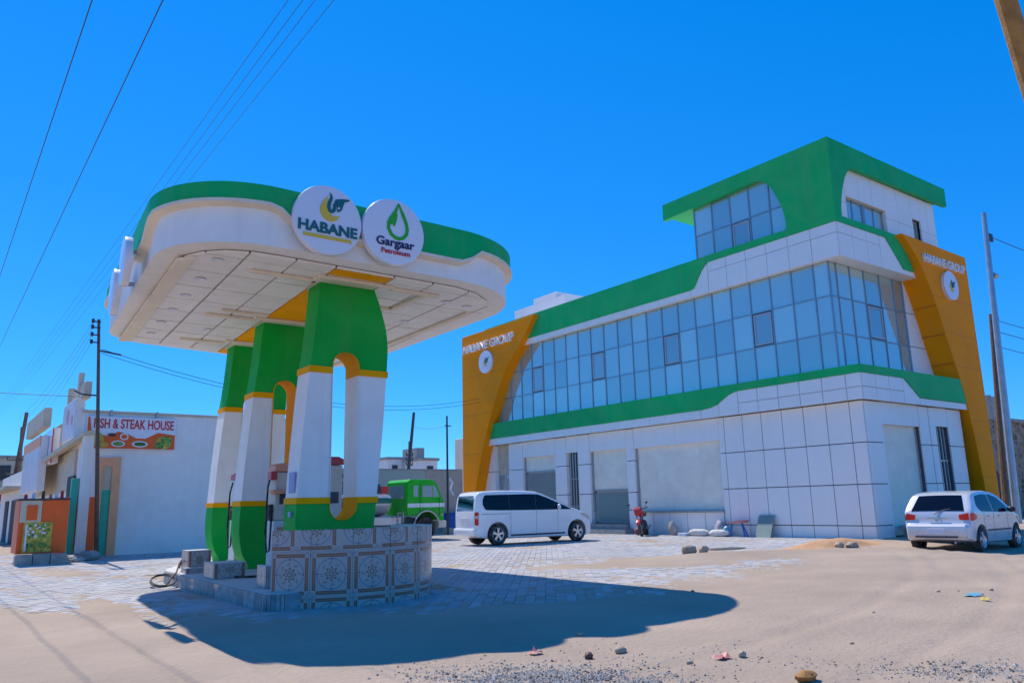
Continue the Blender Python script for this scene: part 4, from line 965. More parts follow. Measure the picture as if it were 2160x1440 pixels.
def wheel(parent, x, y, z, r, width, sgn, spokes=5):
    t = MB(); w2 = width/2
    t.lathe((x, y, z), 1, [(-w2, r*0.62), (-w2, r*0.93), (-w2*.7, r), (w2*.7, r), (w2, r*0.93), (w2, r*0.62), (0, r*0.60)], 28)
    ty = t.build('wheel', BLACK, parent, smooth=True, angle=40)
    q = MB(); yo = y + sgn*w2*0.9
    q.lathe((x, yo, z), 1, [(0.0, r*0.60), (sgn*0.012, r*0.66), (sgn*0.02, r*0.64), (-sgn*0.03, r*0.55)], 28)
    q.lathe((x, yo, z), 1, [(sgn*0.01, 0.0), (sgn*0.01, r*0.15), (-sgn*0.03, r*0.17), (-sgn*0.03, 0)], 14, closed=False)
    for k in range(spokes):
        a = 2*math.pi*k/spokes + 0.3; c, s_ = math.cos(a), math.sin(a)
        for e in (-1, 1):
            b = a + e*0.13
            p = [(math.cos(a+e*0.25)*r*0.13, math.sin(a+e*0.25)*r*0.13), (math.cos(b)*r*0.60, math.sin(b)*r*0.60)]
            wv = Vector((-(p[1][1]-p[0][1]), p[1][0]-p[0][0])).normalized()*r*0.05
            po = [(p[0][0]-wv.x, p[0][1]-wv.y), (p[1][0]-wv.x, p[1][1]-wv.y), (p[1][0]+wv.x, p[1][1]+wv.y), (p[0][0]+wv.x, p[0][1]+wv.y)]
            q.prism([(x+a_, z+b_) for a_, b_ in po], 1, yo-sgn*0.035, yo+sgn*0.008)
    q.build('rim', ALLOY, ty, smooth=True, angle=30)
    d = MB(); d.lathe((x, y+sgn*w2*0.2, z), 1, [(0, 0.0), (0, r*0.6), (0.01*sgn, 0.0)], 20, closed=False); d.build('hub_backing', DARKM, ty)
    return ty
def carve(body_obj, cuts):
    for i, (x, z, r, y0, y1) in enumerate(cuts):
        c = MB(); c.lathe((x, 0, z), 1, [(y0, 0.0), (y0, r), (y1, r), (y1, 0.0)], 32, closed=False)
        co = c.build('cutter', BLACK); bmd = body_obj.modifiers.new('cut', 'BOOLEAN'); bmd.operation = 'DIFFERENCE'; bmd.object = co; bmd.solver = 'EXACT'
        dg = bpy.context.evaluated_depsgraph_get(); dg.update()
        me = bpy.data.meshes.new_from_object(body_obj.evaluated_get(dg)); body_obj.modifiers.clear(); old = body_obj.data; body_obj.data = me
        bpy.data.objects.remove(co)
    me = body_obj.data; me.polygons.foreach_set('use_smooth', [True]*len(me.polygons)); me.set_sharp_from_angle(angle=math.radians(38))

# white people carrier parked in front of the showroom
V = local_thing('parked_van', 'white people carrier with black tinted side glass parked in front of the shutters', 'van')
vb = Body(5.36, [(0,0.95),(0.015,1.10),(0.05,1.42),(0.11,1.72),(0.20,1.83),(0.45,1.875),(1.3,1.90),(2.2,1.885),(2.7,1.85),(3.05,1.745),(3.45,1.60),(3.9,1.42),(4.3,1.245),(4.55,1.19),(4.85,1.10),(5.10,1.0),(5.24,0.88),(5.31,0.72),(5.345,0.60),(5.36,0.52)],
          [(0,0.42),(0.06,0.34),(0.3,0.27),(0.9,0.23),(4.6,0.20),(5.1,0.22),(5.3,0.28),(5.36,0.36)], 0.86, 1.17, 0.13, (0.35, 0.9, 0.16))
mbv = vb.mesh(); vbody = mbv.build('body', CARW, V, smooth=True, angle=38)
carve(vbody, [(0.95, 0.36, 0.45, -1.2, -0.55), (0.95, 0.36, 0.45, 0.55, 1.2), (4.53, 0.36, 0.45, -1.2, -0.55), (4.53, 0.36, 0.45, 0.55, 1.2)])
lo = [(0.33,1.40),(0.37,1.28),(0.46,1.22),(1.0,1.20),(3.0,1.18),(4.25,1.175)]; hi = [(0.33,1.55),(0.38,1.68),(0.46,1.735),(2.3,1.75),(2.75,1.735),(3.1,1.63),(3.6,1.445),(4.0,1.29),(4.25,1.19)]
for sgn in (-1, 1):
    q = MB(); vb.side(lo, hi, 0.33, 4.25, q, sgn, n=60); q.build('side_window', CGLASS, V, smooth=True)
    q = MB()
    for x, zt_ in ((1.45,1.74), (2.62,1.74), (3.51,1.46)):
        q = MB(); vb.side([(0,1.19)], [(0,zt_)], x-.012, x+.012, q, sgn, off=0.010, n=1); q.build('window_pillar', DARKM, V)
    q = MB()
    for x, za, zb_ in ((1.50,0.36,1.18),(2.64,0.34,1.18),(3.62,0.38,1.17)): vb.side([(0,za)], [(0,zb_)], x-.005, x+.005, q, sgn, off=0.003, n=1, m=10)
    vb.side([(0,1.075)], [(0,1.09)], 0.15, 1.45, q, sgn, off=0.004, n=8, m=1); vb.side([(0,0.30)], [(0,0.36)], 1.5, 3.95, q, sgn, off=0.003, n=8, m=1); q.build('door_gap', DARKM, V)
    for x in (1.62, 2.82):
        q = MB(); vb.side([(0,1.00)], [(0,1.035)], x, x+.2, q, sgn, off=0.028, n=3, m=1); vb.side([(0,1.00)], [(0,1.002)], x, x+.2, q, sgn, off=0.004, n=3, m=1); q.build('door_handle', CARW, V)
    MB().ball((3.62, sgn*0.96, 1.27), (0.07, 0.10, 0.11), 12, 8).build('mirror', CARW, V, smooth=True)
    q = MB(); vb.side([(0,0.72),(0.13,0.70)], [(0,1.14),(0.13,1.16)], 0.02, 0.15, q, sgn, off=0.012, n=4); q.build('tail_lamp', REDL, V, smooth=True)
    q = MB(); vb.side([(0,0.93)], [(0,1.03)], 0.03, 0.14, q, sgn, off=0.018, n=4, m=2); q.build('reversing_lamp', CLEARL, V, smooth=True)
    q = MB(); vb.side([(4.72,0.98),(5.2,0.76)], [(4.72,1.03),(5.0,1.0),(5.22,0.86)], 4.72, 5.22, q, sgn, off=0.012, n=10); q.build('headlamp', CLEARL, V, smooth=True)
    for x in (0.95, 4.53): wheel(V, x, sgn*0.76, 0.37, 0.37, 0.21, sgn)
q = MB(); q.add([(0.10,-.66,1.20),(0.10,.66,1.20),(0.155,.60,1.72),(0.155,-.60,1.72)], [(0,1,2,3)]); q.v = [(x-0.075,y,z) for x,y,z in q.v]
q.build('rear_window', GLASS2, V)
q = MB(); q.box(-0.02,0.03,-.28,.28,0.80,0.96); q.build('number_plate', SIGNW, V, bevel=0.004)
q = MB(); q.prism([(-0.05,0.36),(-0.06,0.52),(-0.04,0.60),(0.3,0.60),(0.3,0.34)], 1, -.80, .80); q.build('rear_bumper', CARW, V, bevel=0.03)
q = MB(); vb.over(3.12, 4.28, lambda x: 0.70+0.08*(x-3.1)/1.1, q); q.build('windscreen', CGLASS, V, smooth=True)
q = MB(); q.box(5.30,5.37,-.55,.55,0.52,0.66); q.build('grille', DARKM, V, bevel=0.01)
q = MB(); q.box(0.6,4.9,-.72,.72,0.24,0.6).build('underbody', BLACK, V)
V.scale = (0.965, 0.93, 1.0); V.location = (15.52, 23.88, 0.0); V.rotation_euler = (0, 0, math.radians(-4.5))

# small white hatchback beside the lane
H = local_thing('parked_car', 'white hatchback with red tail lamps parked on the lane by the orange fin', 'car')
hb = Body(4.15, [(0,0.62),(0.012,0.70),(0.03,0.745),(0.10,0.765),(0.125,0.80),(0.15,0.98),(0.20,1.10),(0.50,1.49),(0.56,1.545),(0.75,1.60),(1.2,1.645),(1.7,1.65),(2.2,1.60),(2.5,1.52),(3.15,1.15),(3.3,1.09),(3.7,1.0),(3.95,0.90),(4.08,0.76),(4.13,0.62),(4.15,0.5)],
          [(0,0.42),(0.05,0.35),(0.3,0.29),(0.9,0.25),(3.4,0.23),(3.9,0.25),(4.1,0.32),(4.15,0.38)], 0.90, 1.06, 0.19, (0.40, 0.85, 0.18), rr=0.08)
hbody = hb.mesh().build('body', CARS, H, smooth=True, angle=38)
carve(hbody, [(0.72, 0.34, 0.41, -1.2, -0.52), (0.72, 0.34, 0.41, 0.52, 1.2), (3.38, 0.34, 0.41, -1.2, -0.52), (3.38, 0.34, 0.41, 0.52, 1.2)])
lo = [(0.62,1.22),(0.72,1.12),(0.85,1.08),(1.8,1.06),(3.0,1.05)]; hi = [(0.62,1.26),(0.70,1.42),(0.80,1.50),(1.3,1.54),(1.9,1.53),(2.3,1.45),(2.7,1.24),(3.0,1.07)]
for sgn in (-1, 1):
    q = MB(); hb.side(lo, hi, 0.62, 1.62, q, sgn, n=24); q.build('side_window', CGLASS, H, smooth=True)
    q = MB(); hb.side(lo, hi, 1.72, 2.98, q, sgn, n=30); q.build('side_window', CGLASS, H, smooth=True)
    q = MB()
    for x, za, zb_ in ((1.67,0.34,1.52),(2.72,0.34,1.08),(0.98,0.65,1.06)): hb.side([(0,za)], [(0,zb_)], x-.006, x+.006, q, sgn, off=0.003, n=1, m=12)
    hb.side([(0,0.56)], [(0,0.60)], 1.15, 2.95, q, sgn, off=0.006, n=8, m=1); q.build('door_gap', DARKM, H)
    for x in (1.25, 2.05):
        q = MB(); hb.side([(0,0.93)], [(0,0.965)], x, x+.2, q, sgn, off=0.028, n=3, m=1); hb.side([(0,0.93)], [(0,0.932)], x, x+.2, q, sgn, off=0.004, n=3, m=1); q.build('door_handle', CARS, H)
    MB().ball((2.72, sgn*1.02, 1.12), (0.08, 0.11, 0.085), 12, 8).build('mirror', DARKM, H, smooth=True)
    q = MB(); hb.side([(0.12,0.86),(0.2,0.84),(0.46,0.90)], [(0.12,1.03),(0.24,1.06),(0.46,0.98)], 0.12, 0.46, q, sgn, off=0.012, n=12); 
    rear = [(0.132-0.014, sgn*0.58, 0.87), (0.155-0.016, sgn*0.56, 1.00), (0.16-0.016, sgn*0.81, 1.05), (0.128-0.012, sgn*0.82, 0.86)]
    q.add(rear, [(0,1,2,3)]); q.build('tail_lamp', REDL, H)
    q = MB(); hb.side([(3.55,0.84),(4.0,0.70)], [(3.55,0.93),(3.8,0.93),(4.0,0.80)], 3.55, 4.0, q, sgn, off=0.012, n=10); q.build('headlamp', CLEARL, H, smooth=True)
    for x in (0.72, 3.38): wheel(H, x, sgn*0.79, 0.335, 0.335, 0.20, sgn)
q = MB(); hb.over(0.205, 0.53, lambda x: 0.69-0.12*(x-0.2)/0.3, q, n=8, off=0.014); q.build('rear_window', CGLASS, H, smooth=True)
MB().tube([(0.135,.05,1.02),(0.20,-.12,1.12),(0.235,-.34,1.16)],0.012,5).build('rear_wiper', DARKM, H); pbox('bumper_slit', DARKM, H, -0.055, -0.04, -.55, .55, 0.40, 0.44)
q = MB(); q.box(0.50,0.515,-.03,.03,1.42,1.47); q.box(0.478,0.49,-.22,-.10,1.44,1.462).build('window_sticker', SIGNW, H)
q = MB(); hb.over(2.45, 3.2, lambda x: 0.62+0.10*(x-2.45)/0.75, q); q.build('windscreen', CGLASS, H, smooth=True)
q = MB(); q.prism([(0.06,0.36),(-0.03,0.44),(-0.045,0.58),(-0.03,0.70),(0.02,0.755),(0.10,0.765),(0.3,0.765),(0.3,0.34)], 1, -.76, .76); q.build('rear_bumper', CARS, H, bevel=0.025)
q = MB(); q.box(0.10,0.125,-.26,.26,0.895,0.925); q.build('boot_handle', ALLOY, H, bevel=0.004); MB().lathe((0.125,0,0.86), 0, [(-0.012,0.0),(-0.012,0.045),(0.0,0.05)], 16, closed=False).build('boot_badge', ALLOY, H)
q = MB(); q.box(-0.058,-0.04,-.24,.24,0.50,0.64); q.build('number_plate', SIGNW, H, bevel=0.004)
q = MB(); q.box(0.5,3.8,-.70,.70,0.25,0.55).build('underbody', BLACK, H)
q = MB(); q.tube([(0.0,-.45,0.28),(0.4,-.45,0.28)], 0.03, 8).build('exhaust_pipe', STEEL, H)
H.rotation_euler = (0, math.radians(0.5), math.radians(4))
H.location = (22.22, 10.75, -0.15)

# green tanker lorry behind the pumps
L = thing('tanker_truck', 'bright green tanker lorry with white stripe parked along the back wall', 'truck', (14.5, 30.7, 0))
cab = MB().prism([(16.52,1.02),(16.52,2.42),(16.62,2.54),(17.70,2.54),(17.90,2.46),(18.05,2.20),(18.32,1.62),(18.34,0.80),(17.98,0.80),(17.96,0.98),(17.85,1.14),(17.65,1.22),(17.30,1.22),(17.08,1.12),(16.98,1.02)], 1, 29.8, 31.7).build('cab', TRUCKG, L, bevel=0.07, seg=3)
MB().box(16.525,18.345,29.788,29.80,1.36,1.53).build('white_stripe', WHITEP, L)
MB().prism([(17.24,1.80),(17.24,2.27),(17.82,2.27),(17.90,2.20),(18.05,1.90),(18.05,1.78)], 1, 29.782, 29.80).build('door_window', GLASS2, L)
MB().box(17.72,17.76,29.778,29.80,1.79,2.26).build('window_bar', TRUCKG, L); MB().prism([(16.80,1.80),(16.80,2.28),(17.02,2.28),(17.02,1.80)], 1, 29.782, 29.80).build('rear_quarter_window', GLASS2, L, bevel=0.004)
MB().box(16.50,16.519,30.1,31.4,1.75,2.28).build('cab_rear_window', GLASS2, L); MB().box(17.12,17.14,29.786,29.80,1.2,2.4).box(18.07,18.09,29.786,29.80,1.0,1.75).build('door_gap', DARKM, L)
arch = []
for i in range(13):
    a = math.pi*i/12; arch.append((17.45+0.62*math.cos(a), 0.55+0.66*math.sin(a)))
MB().tube([(x, 29.78, z) for x, z in arch], 0.035, 6).build('wheel_arch', CREAM, L)
MB().box(18.05,18.48,29.85,31.65,0.48,0.78).build('bumper', CREAM, L, bevel=0.04); MB().lathe((18.2,29.79,1.03),1,[(0,0.0),(-.02,.05),(0,.06)],12,closed=False).build('side_lamp', CLEARL, L)
for x in (17.45, 12.6, 11.3):
    for y, sg in ((29.98, -1), (31.5, 1)):
        t = MB().lathe((x,y,0.48),1,[(-.14,.26),(-.14,.44),(-.10,.48),(.10,.48),(.14,.44),(.14,.26)],24).build('wheel', BLACK, L, smooth=True)
        MB().lathe((x,y+sg*.06,0.48),1,[(sg*.05,.0),(sg*.05,.12),(-sg*.02,.20),(sg*.06,.27),(0,.27)],20,closed=False).build('rim', DARKM, t, smooth=True)
MB().box(10.5,17.9,30.2,31.3,0.62,0.92).build('chassis', DARKM, L)
def tank_ring(z0, z1):    # elliptical barrel between two heights
    mb = MB(); n = 26; cz, cy, rz, ry = 1.62, 30.75, 0.62, 0.92; xs = [10.3,10.45,10.7,15.6,15.85,16.0]; sc_ = [0.55,0.85,1,1,0.85,0.5]
    vs = []; th = []
    for x, s_ in zip(xs, sc_):
        for i in range(n+1):
            a = math.asin(max(-1,min(1,(z0-cz)/rz))); b = math.asin(max(-1,min(1,(z1-cz)/rz))); t = a+(b-a)*i/n
            vs.append((x, cy-ry*s_*math.cos(t), cz+rz*s_*math.sin(t)))
        for i in range(n+1):
            t = b+(a-b)*i/n; vs.append((x, cy+ry*s_*math.cos(t), cz+rz*s_*math.sin(t)))
    k = 2*(n+1); fs = [(i*k+j, i*k+(j+1)%k, (i+1)*k+(j+1)%k, (i+1)*k+j) for i in range(len(xs)-1) for j in range(k)] + [tuple(range(k)), tuple(range((len(xs)-1)*k, len(xs)*k))]
    mb.add(vs, fs); return mb
tank_ring(1.0, 1.55).build('tank_lower', SILV, L, smooth=True); tank_ring(1.55, 1.78).build('tank_band', TANKG, L, smooth=True); tank_ring(1.78, 1.93).build('tank_stripe', WHITEP, L, smooth=True); tank_ring(1.93, 2.24).build('tank_top', TANKG, L, smooth=True)
MB().box(10.6,15.5,30.3,31.2,2.22,2.36).box(11.8,12.2,30.5,31.0,2.36,2.5).box(13.8,14.2,30.5,31.0,2.36,2.5).build('walkway', TANKG, L, bevel=0.02)
MB().box(14.75,15.25,29.79,29.86,1.98,2.24).build('warning_board', DARKM, L); MB().box(15.27,15.62,29.79,29.86,1.96,2.24).build('warning_board', REDP, L)
MB().box(14.2,16.3,29.9,30.3,0.66,1.0).build('side_locker', SILV, L, bevel=0.02)
mb = MB(); mb.tube([(16.1,29.85,0.75),(16.1,29.85,1.15),(16.35,29.85,1.15),(16.35,29.85,0.75)], 0.03, 6); mb.tube([(15.8,29.85,1.0),(16.5,29.85,1.0)], 0.04, 6); mb.build('valve_pipe', STEEL, L)

# red motorbike seen head on
M_ = local_thing('motorbike', 'red motorbike standing by the long closed shutter', 'motorbike')
for x, r in ((0.0, 0.31), (1.25, 0.30)):
    t = MB().lathe((x,0,r),1,[(-.05,r-.09),(-.055,r-.03),(-.03,r),(.03,r),(.055,r-.03),(.05,r-.09)],28).build('wheel', BLACK, M_, smooth=True)
    q = MB().lathe((x,0,r),1,[(-.02,r-.10),(-.03,r-.07),(.03,r-.07),(.02,r-.10)],28)
    for k in range(8):
        a = k*math.pi/4; q.tube([(x,0,r),(x+(r-.09)*math.cos(a),0,r+(r-.09)*math.sin(a))], 0.012, 5)
    q.tube([(x,-.07,r),(x,.07,r)], 0.04, 8); q.build('rim', STEEL, t)
MB().tube([(0.0,-.09,0.31),(0.25,-.10,0.80),(0.33,-.08,1.0)], 0.028, 8).build('fork', STEEL, M_); MB().tube([(0.0,.09,0.31),(0.25,.10,0.80),(0.33,.08,1.0)], 0.028, 8).build('fork', STEEL, M_)
mb = MB(); n = 14; vs = []
for i in range(n+1):
    a = math.radians(20+140*i/n)
    for y in (-.075, 0, .075): vs.append((0.36*math.cos(a), y, 0.31+(0.37-abs(y)*.4)*math.sin(a)))
mb.add(vs, [(i*3+j, i*3+j+1, (i+1)*3+j+1, (i+1)*3+j) for i in range(n) for j in range(2)]); mb.build('front_mudguard', PUMPR, M_, smooth=True)
MB().ball((0.62,0,0.86),(0.27,0.16,0.13),16,10).build('fuel_tank', PUMPR, M_, smooth=True)
MB().prism([(0.8,.80),(1.0,.78),(1.45,.86),(1.5,.92),(1.0,.88),(0.85,.90)],1,-.13,.13).build('seat', BLACK, M_, bevel=0.03)
MB().ball((0.62,0,0.45),(0.22,0.17,0.2),12,8).box(0.5,0.8,-.1,.1,.25,.5).build('engine', DARKM, M_, smooth=True)
mb = MB(); mb.tube([(0.33,0,1.0),(0.45,0,0.78),(0.9,0,0.72),(1.45,0,0.78)], 0.03, 6); mb.tube([(0.45,0,0.78),(0.5,0,0.3),(0.85,0,0.28),(0.95,0,0.72)], 0.025, 6); mb.tube([(0.85,.08,.3),(1.25,.08,.30)],0.025,6); mb.tube([(0.85,-.08,.3),(1.25,-.08,.30)],0.025,6); mb.build('frame', DARKM, M_)
MB().tube([(0.38,-.38,1.06),(0.30,-.15,1.03),(0.30,.15,1.03),(0.38,.38,1.06)], 0.018, 6).build('handlebar', DARKM, M_)
MB().ball((0.18,0,0.93),(0.10,0.11,0.11),12,8).build('headlamp', CLEARL, M_, smooth=True); MB().prism([(0.12,0.80),(0.05,1.0),(0.16,1.13),(0.26,1.05),(0.26,0.80)],1,-.15,.15).build('front_cowl', PUMPR, M_, bevel=0.04)
for s_ in (-1, 1): MB().tube([(0.34,s_*.28,1.05),(0.36,s_*.34,1.22)],0.008,5).ball((0.36,s_*.36,1.25),(0.02,0.06,0.04),8,6).build('mirror', DARKM, M_)
MB().tube([(0.6,-.14,.3),(0.9,-.17,.25),(1.4,-.17,.36)],[.03,.035,.05],8).build('exhaust', STEEL, M_); MB().box(1.45,1.53,-.08,.08,.74,.82).build('tail_lamp', REDL, M_)
MB().tube([(0.75,.1,.3),(0.72,.28,0.0)],0.015,5).build('side_stand', DARKM, M_)
M_.scale = (1.05, 1.05, 1.05); M_.rotation_euler = (math.radians(-8), 0, math.radians(35)); M_.location = (23.70, 23.25, 0.0)

# ------------------------------------------------------------------ back wall and the things along it
W = thing('boundary_wall', 'long plain rendered boundary wall behind the tanker lorry', 'wall', (18, 36, 0))
MB().box(11.5, 23.0, 36, 36.25, -0.3, 3.24).build('render', mat('grey_render', (0.50,0.49,0.45), 0.85, var=0.1, scale=0.6, bump=0.2, dirt=DUST, dirt_amt=0.4), W)
pbox('wall_end', mat('peach_render', (0.60,0.44,0.36), 0.85, var=0.08), W, 21.0, 23.3, 35.985, 36.0, -0.3, 3.22); pbox('coping', CONC, W, 11.5, 23.3, 35.96, 36.29, 3.24, 3.30)
t = thing('blue_tank', 'blue box shaped tank standing against the boundary wall end', 'tank', (22.5, 35.5, 0)); MB().box(22.05,22.95,35.3,35.95,0,0.98).build('tank_body', BLUEP, t, bevel=0.03); MB().box(22.0,23.0,35.25,35.97,0.98,1.03).build('lid', BLUEP, t, bevel=0.01)
mb = MB(); mb.box(21.4,23.2,34.9,35.2,0.02,0.10).box(21.5,21.8,34.6,35.1,0.0,0.3); tag(mb.build('timber_offcut', BEIGE), 'pale timber offcut lying in front of the blue tank', 'timber')

def pole(name, p0, p1, r0, r1, label, m, cat='pole', group=None):
    t = thing(name, label, cat, p0, 0, group); d = Vector(p1)-Vector(p0)
    MB().tube([Vector(p0)+d*k/4 for k in range(5)], [r0+(r1-r0)*k/4 for k in range(5)], 10).build('pole_shaft', m, t, smooth=True); return t
def crossarm(t, x, y, z, half, axis, ins=3):
    mb = MB(); a = Vector((1,0,0)) if axis == 'x' else Vector((0,1,0)); c = Vector((x,y,z)); mb.tube([c-a*half, c+a*half], 0.05, 4); mb.build('crossarm', DARKM, t)
    for k in range(ins):
        p = c + a*half*(-1+2*k/max(1,ins-1)); MB().cyl(p+Vector((0,0,.04)), p+Vector((0,0,.16)), .035, .05, 8).build('insulator', BRWN, t)
p1 = pole('utility_pole', (4.65,28.6,0), (4.14,28.6,7.75), 0.07, 0.045, 'slender wooden pole in front of the restaurant sign, tallest on the left', WOOD)
for z in (7.65,7.45,7.2,6.95): MB().box(3.94,4.2,28.5,28.56,z-.02,z+.02).cyl((3.96,28.5,z-.06),(3.96,28.5,z+.08),.045,.045,8).build('insulator', DARKM, p1)
MB().tube([(4.2,28.6,6.7),(4.9,28.55,6.6)],0.03,6).build('cable_clamp', DARKM, p1)
MB().tube([(4.3,28.6,5.2),(3.9,28.9,5.25),(3.7,29.2,5.4)],0.03,6).build('stay_bracket', DARKM, p1)
p2 = pole('utility_pole', (24.07,44,0), (24.83,44,7.3), 0.13, 0.09, 'dark leaning pole with crossarm behind the boundary wall', DARKM)
p2['label'] = p2['label']
p3_ = pole('utility_pole', (24.72,44.5,0), (24.78,44.5,5.5), 0.09, 0.06, 'short thin pole with brackets beside the leaning pole behind the wall', WOOD)
for z in (4.6,4.3,4.0): crossarm(p3_, 24.77, 44.45, z, 0.22, 'x', 2)
p4_ = pole('utility_pole', (20.76,33.4,0), (20.73,33.4,5.8), 0.06, 0.045, 'thin dark pole beside the green lorry cab', DARKM)
MB().box(20.6,20.95,33.37,33.41,5.28,5.33).build('bracket', DARKM, p4_); MB().tube([(20.8,33.3,2.7),(20.95,33.25,2.5),(20.85,33.3,2.2),(21.0,33.25,1.9)],0.05,6).build('cable_bundle', SIGNW, p4_)
p5_ = pole('utility_pole', (40.83,16,0), (42.29,16,15.45), 0.19, 0.12, 'tall pale metal pole right of the orange fin', STEEL)
MB().box(42.3,42.7,15.9,16.0,13.95,14.35).build('switch_box', DARKM, p5_); MB().cyl((42.1,15.95,12.1),(42.5,15.95,12.1),.14,.14,10).build('lamp_bracket', STEEL, p5_)
p6_ = pole('utility_pole', (41.2,16.6,0), (42.85,16.6,10.3), 0.16, 0.10, 'shorter dark wooden pole with insulators at the right edge', WOOD)
for z in (10.1,9.6,9.1,8.5):
    x = 41.2+1.65*z/10.3
    MB().box(x,x+.5,16.5,16.56,z-.03,z+.03).cyl((x+.45,16.5,z-.1),(x+.45,16.5,z+.14),.09,.09,8).build('insulator', DARKM, p6_)
p7_ = pole('utility_pole', (13.75,3.5,0.0), (10.75,3.5,8.55), 0.15, 0.13, 'leaning tan wooden pole cut off by the top right corner', WOODO)
p8_ = pole('utility_pole', (4.40,60,0), (4.95,60,8.0), 0.16, 0.11, 'dark leaning pole with crossarms at the far left street', WOOD)
p9_ = pole('utility_pole', (4.95,59.6,0), (4.75,59.6,7.0), 0.14, 0.10, 'upright pole carrying the transformer rack at the far left', WOOD)
for z in (2.6,3.3,4.0,4.9): crossarm(p9_, 4.85, 59.5, z, 0.75, 'x', 4)
MB().box(4.35,5.3,59.1,59.7,2.7,3.2).build('transformer', DARKM, p9_, bevel=0.03)

def wire(pts, r, label, sag=0.0, n=24, group='overhead wires'):
    a, b = Vector(pts[0]), Vector(pts[1]); P = []
    for i in range(n+1):
        t = i/n; p = a+(b-a)*t; p.z -= sag*4*t*(1-t); P.append(p)
    tag(MB().tube(P, r, 5, caps=False).build('overhead_wire', DARKM, recalc=False), label, 'wire', group)
WL = ['leftmost of the overhead wires crossing the top left sky', 'second overhead wire from the left in the top left sky']
for x, z, lab in ((1.08,7.7,WL[0]),(1.80,7.7,WL[1])): wire([(x,-6,z),(x-.05,130,z)], 0.008, lab, 0.0)
for k, (x, z) in enumerate(((3.09,7.72),(3.23,7.70),(3.38,7.74),(3.55,7.70))): wire([(x,-6,z),(x,130,z)], 0.0038, ['leftmost','second from the left','third from the left','rightmost'][k]+' of the four thin wires passing above the canopy', 0.0, group='wire bundle above the canopy')
for k, z in enumerate((7.6,7.4,7.15,6.9)): wire([(3.95,28.5,z),(4.6+0.2*k,60,7.7-0.25*k)], 0.006, ['topmost','second','third','lowest'][k]+' thin wire running from the slender pole to the far left poles', 0.35, group='wires from the slender pole to the far poles')
wire([(4.3,28.6,6.75),(24.62,36.2,7.25)], 0.011, 'upper wire sagging from the slender pole to the orange fin', 1.05, group='wires to the orange fin'); wire([(4.3,28.6,6.62),(24.62,36.2,7.05)], 0.010, 'lower wire sagging from the slender pole to the orange fin', 1.05, group='wires to the orange fin')
wire([(3.9,28.7,5.15),(-9,27.5,5.2)], 0.010, 'single wire leaving the slender pole towards the left picture edge', 0.1)
wire([(24.8,44,6.4),(20.73,33.4,5.3)], 0.008, 'wire between the leaning pole and the thin pole by the lorry', 0.15)
wire([(42.6,15.95,14.2),(60,12,12.0)], 0.02, 'wire leaving the tall metal pole towards the right picture edge', 0.3)
for z in (10.0,9.4,8.6): wire([(43.3,16.5,z),(70,13,z-1)], 0.018, {10.0:'upper',9.4:'middle',8.6:'lower'}[z]+' wire leaving the shorter pole at the right picture edge', 0.3, group='wires at the right edge')

# ------------------------------------------------------------------ restaurant and street on the left
FH = thing('restaurant', 'white walled fish and steak restaurant with boarded street front left of the pumps', 'building', (8, 38, 0))
MB().box(4.2,11.9,30.4,46,-0.2,4.84).build('wall', WHITEP, FH, bevel=0.02); MB().box(4.15,11.95,30.35,46.05,4.84,4.93).build('parapet', BEIGE, FH, bevel=0.01)
MB().box(4.80,4.92,30.28,30.4,0,3.30).box(5.20,5.46,30.26,30.4,0,3.32).box(4.92,5.20,30.28,30.4,3.0,3.30).build('door_frame', PEACH, FH)
pbox('door', TEALP, FH, 4.92, 5.20, 30.34, 30.40, 0, 2.2); pbox('door_panel', BEIGE, FH, 4.92, 5.20, 30.34, 30.40, 2.2, 3.0)
MB().box(4.98,5.14,30.33,30.34,0.2,1.0).box(4.98,5.14,30.33,30.34,1.15,2.0).build('door_moulding', TEALP, FH)
MB().box(4.05,4.36,28.9,29.2,0,4.0).build('porch_column', WHITEP, FH, bevel=0.01)
MB().add([(4.36,28.8,3.95),(4.36,28.8,4.1),(4.0,28.8,3.9),(4.0,28.8,4.05),(4.4,42,3.5),(4.4,42,3.7),(3.45,36,3.25),(3.45,36,3.4)], [(0,1,3,2),(4,5,7,6),(0,2,6,4),(1,3,7,5),(2,3,7,6),(0,1,5,4)]).build('porch_roof', BEIGE, FH)
MB().box(4.12,4.2,31,42,2.2,3.6).build('front_wall', BEIGE, FH); MB().box(4.1,4.2,30.9,32.2,2.0,2.7).build('dark_window', DARKIN, FH)
MB().box(3.83,4.02,29.0,29.25,0.15,2.54).build('porch_post', TEALP, FH, bevel=0.01)
mb = MB(); mb.box(3.55,4.7,29.6,29.75,0,1.95); mb.build('porch_panel', ORED, FH)
S = thing('restaurant_sign', 'banner sign lettered FISH & STEAK HOUSE with food pictures on the white wall', 'sign', (5.75, 30.3, 3.56))
MB().box(4.29,7.20,30.26,30.38,3.58,4.72).build('sign_board', SIGNW, S, bevel=0.01); Fq = facing('-y', (4.29, 30.258, 3.58))
mb = MB(); flat([(0.06,0.03),(2.88,0.03),(2.88,0.55),(2.3,0.62),(1.9,0.40),(1.6,0.40),(1.3,0.55),(1.0,0.62),(0.7,0.46),(0.45,0.50),(0.06,0.62)], Fq, 0, 0.006, mb); flat([(0.03,0.02),(0.16,0.02),(0.16,0.6),(0.09,1.1),(0.03,1.1)], Fq, 0.001, 0.007, mb); mb.build('print_orange', ORED, S)
text('FISH & STEAK HOUSE', Fq, 0.22, 2.82, 0.72, 1.06, REDP, S, depth=0.012, bold=0.02)
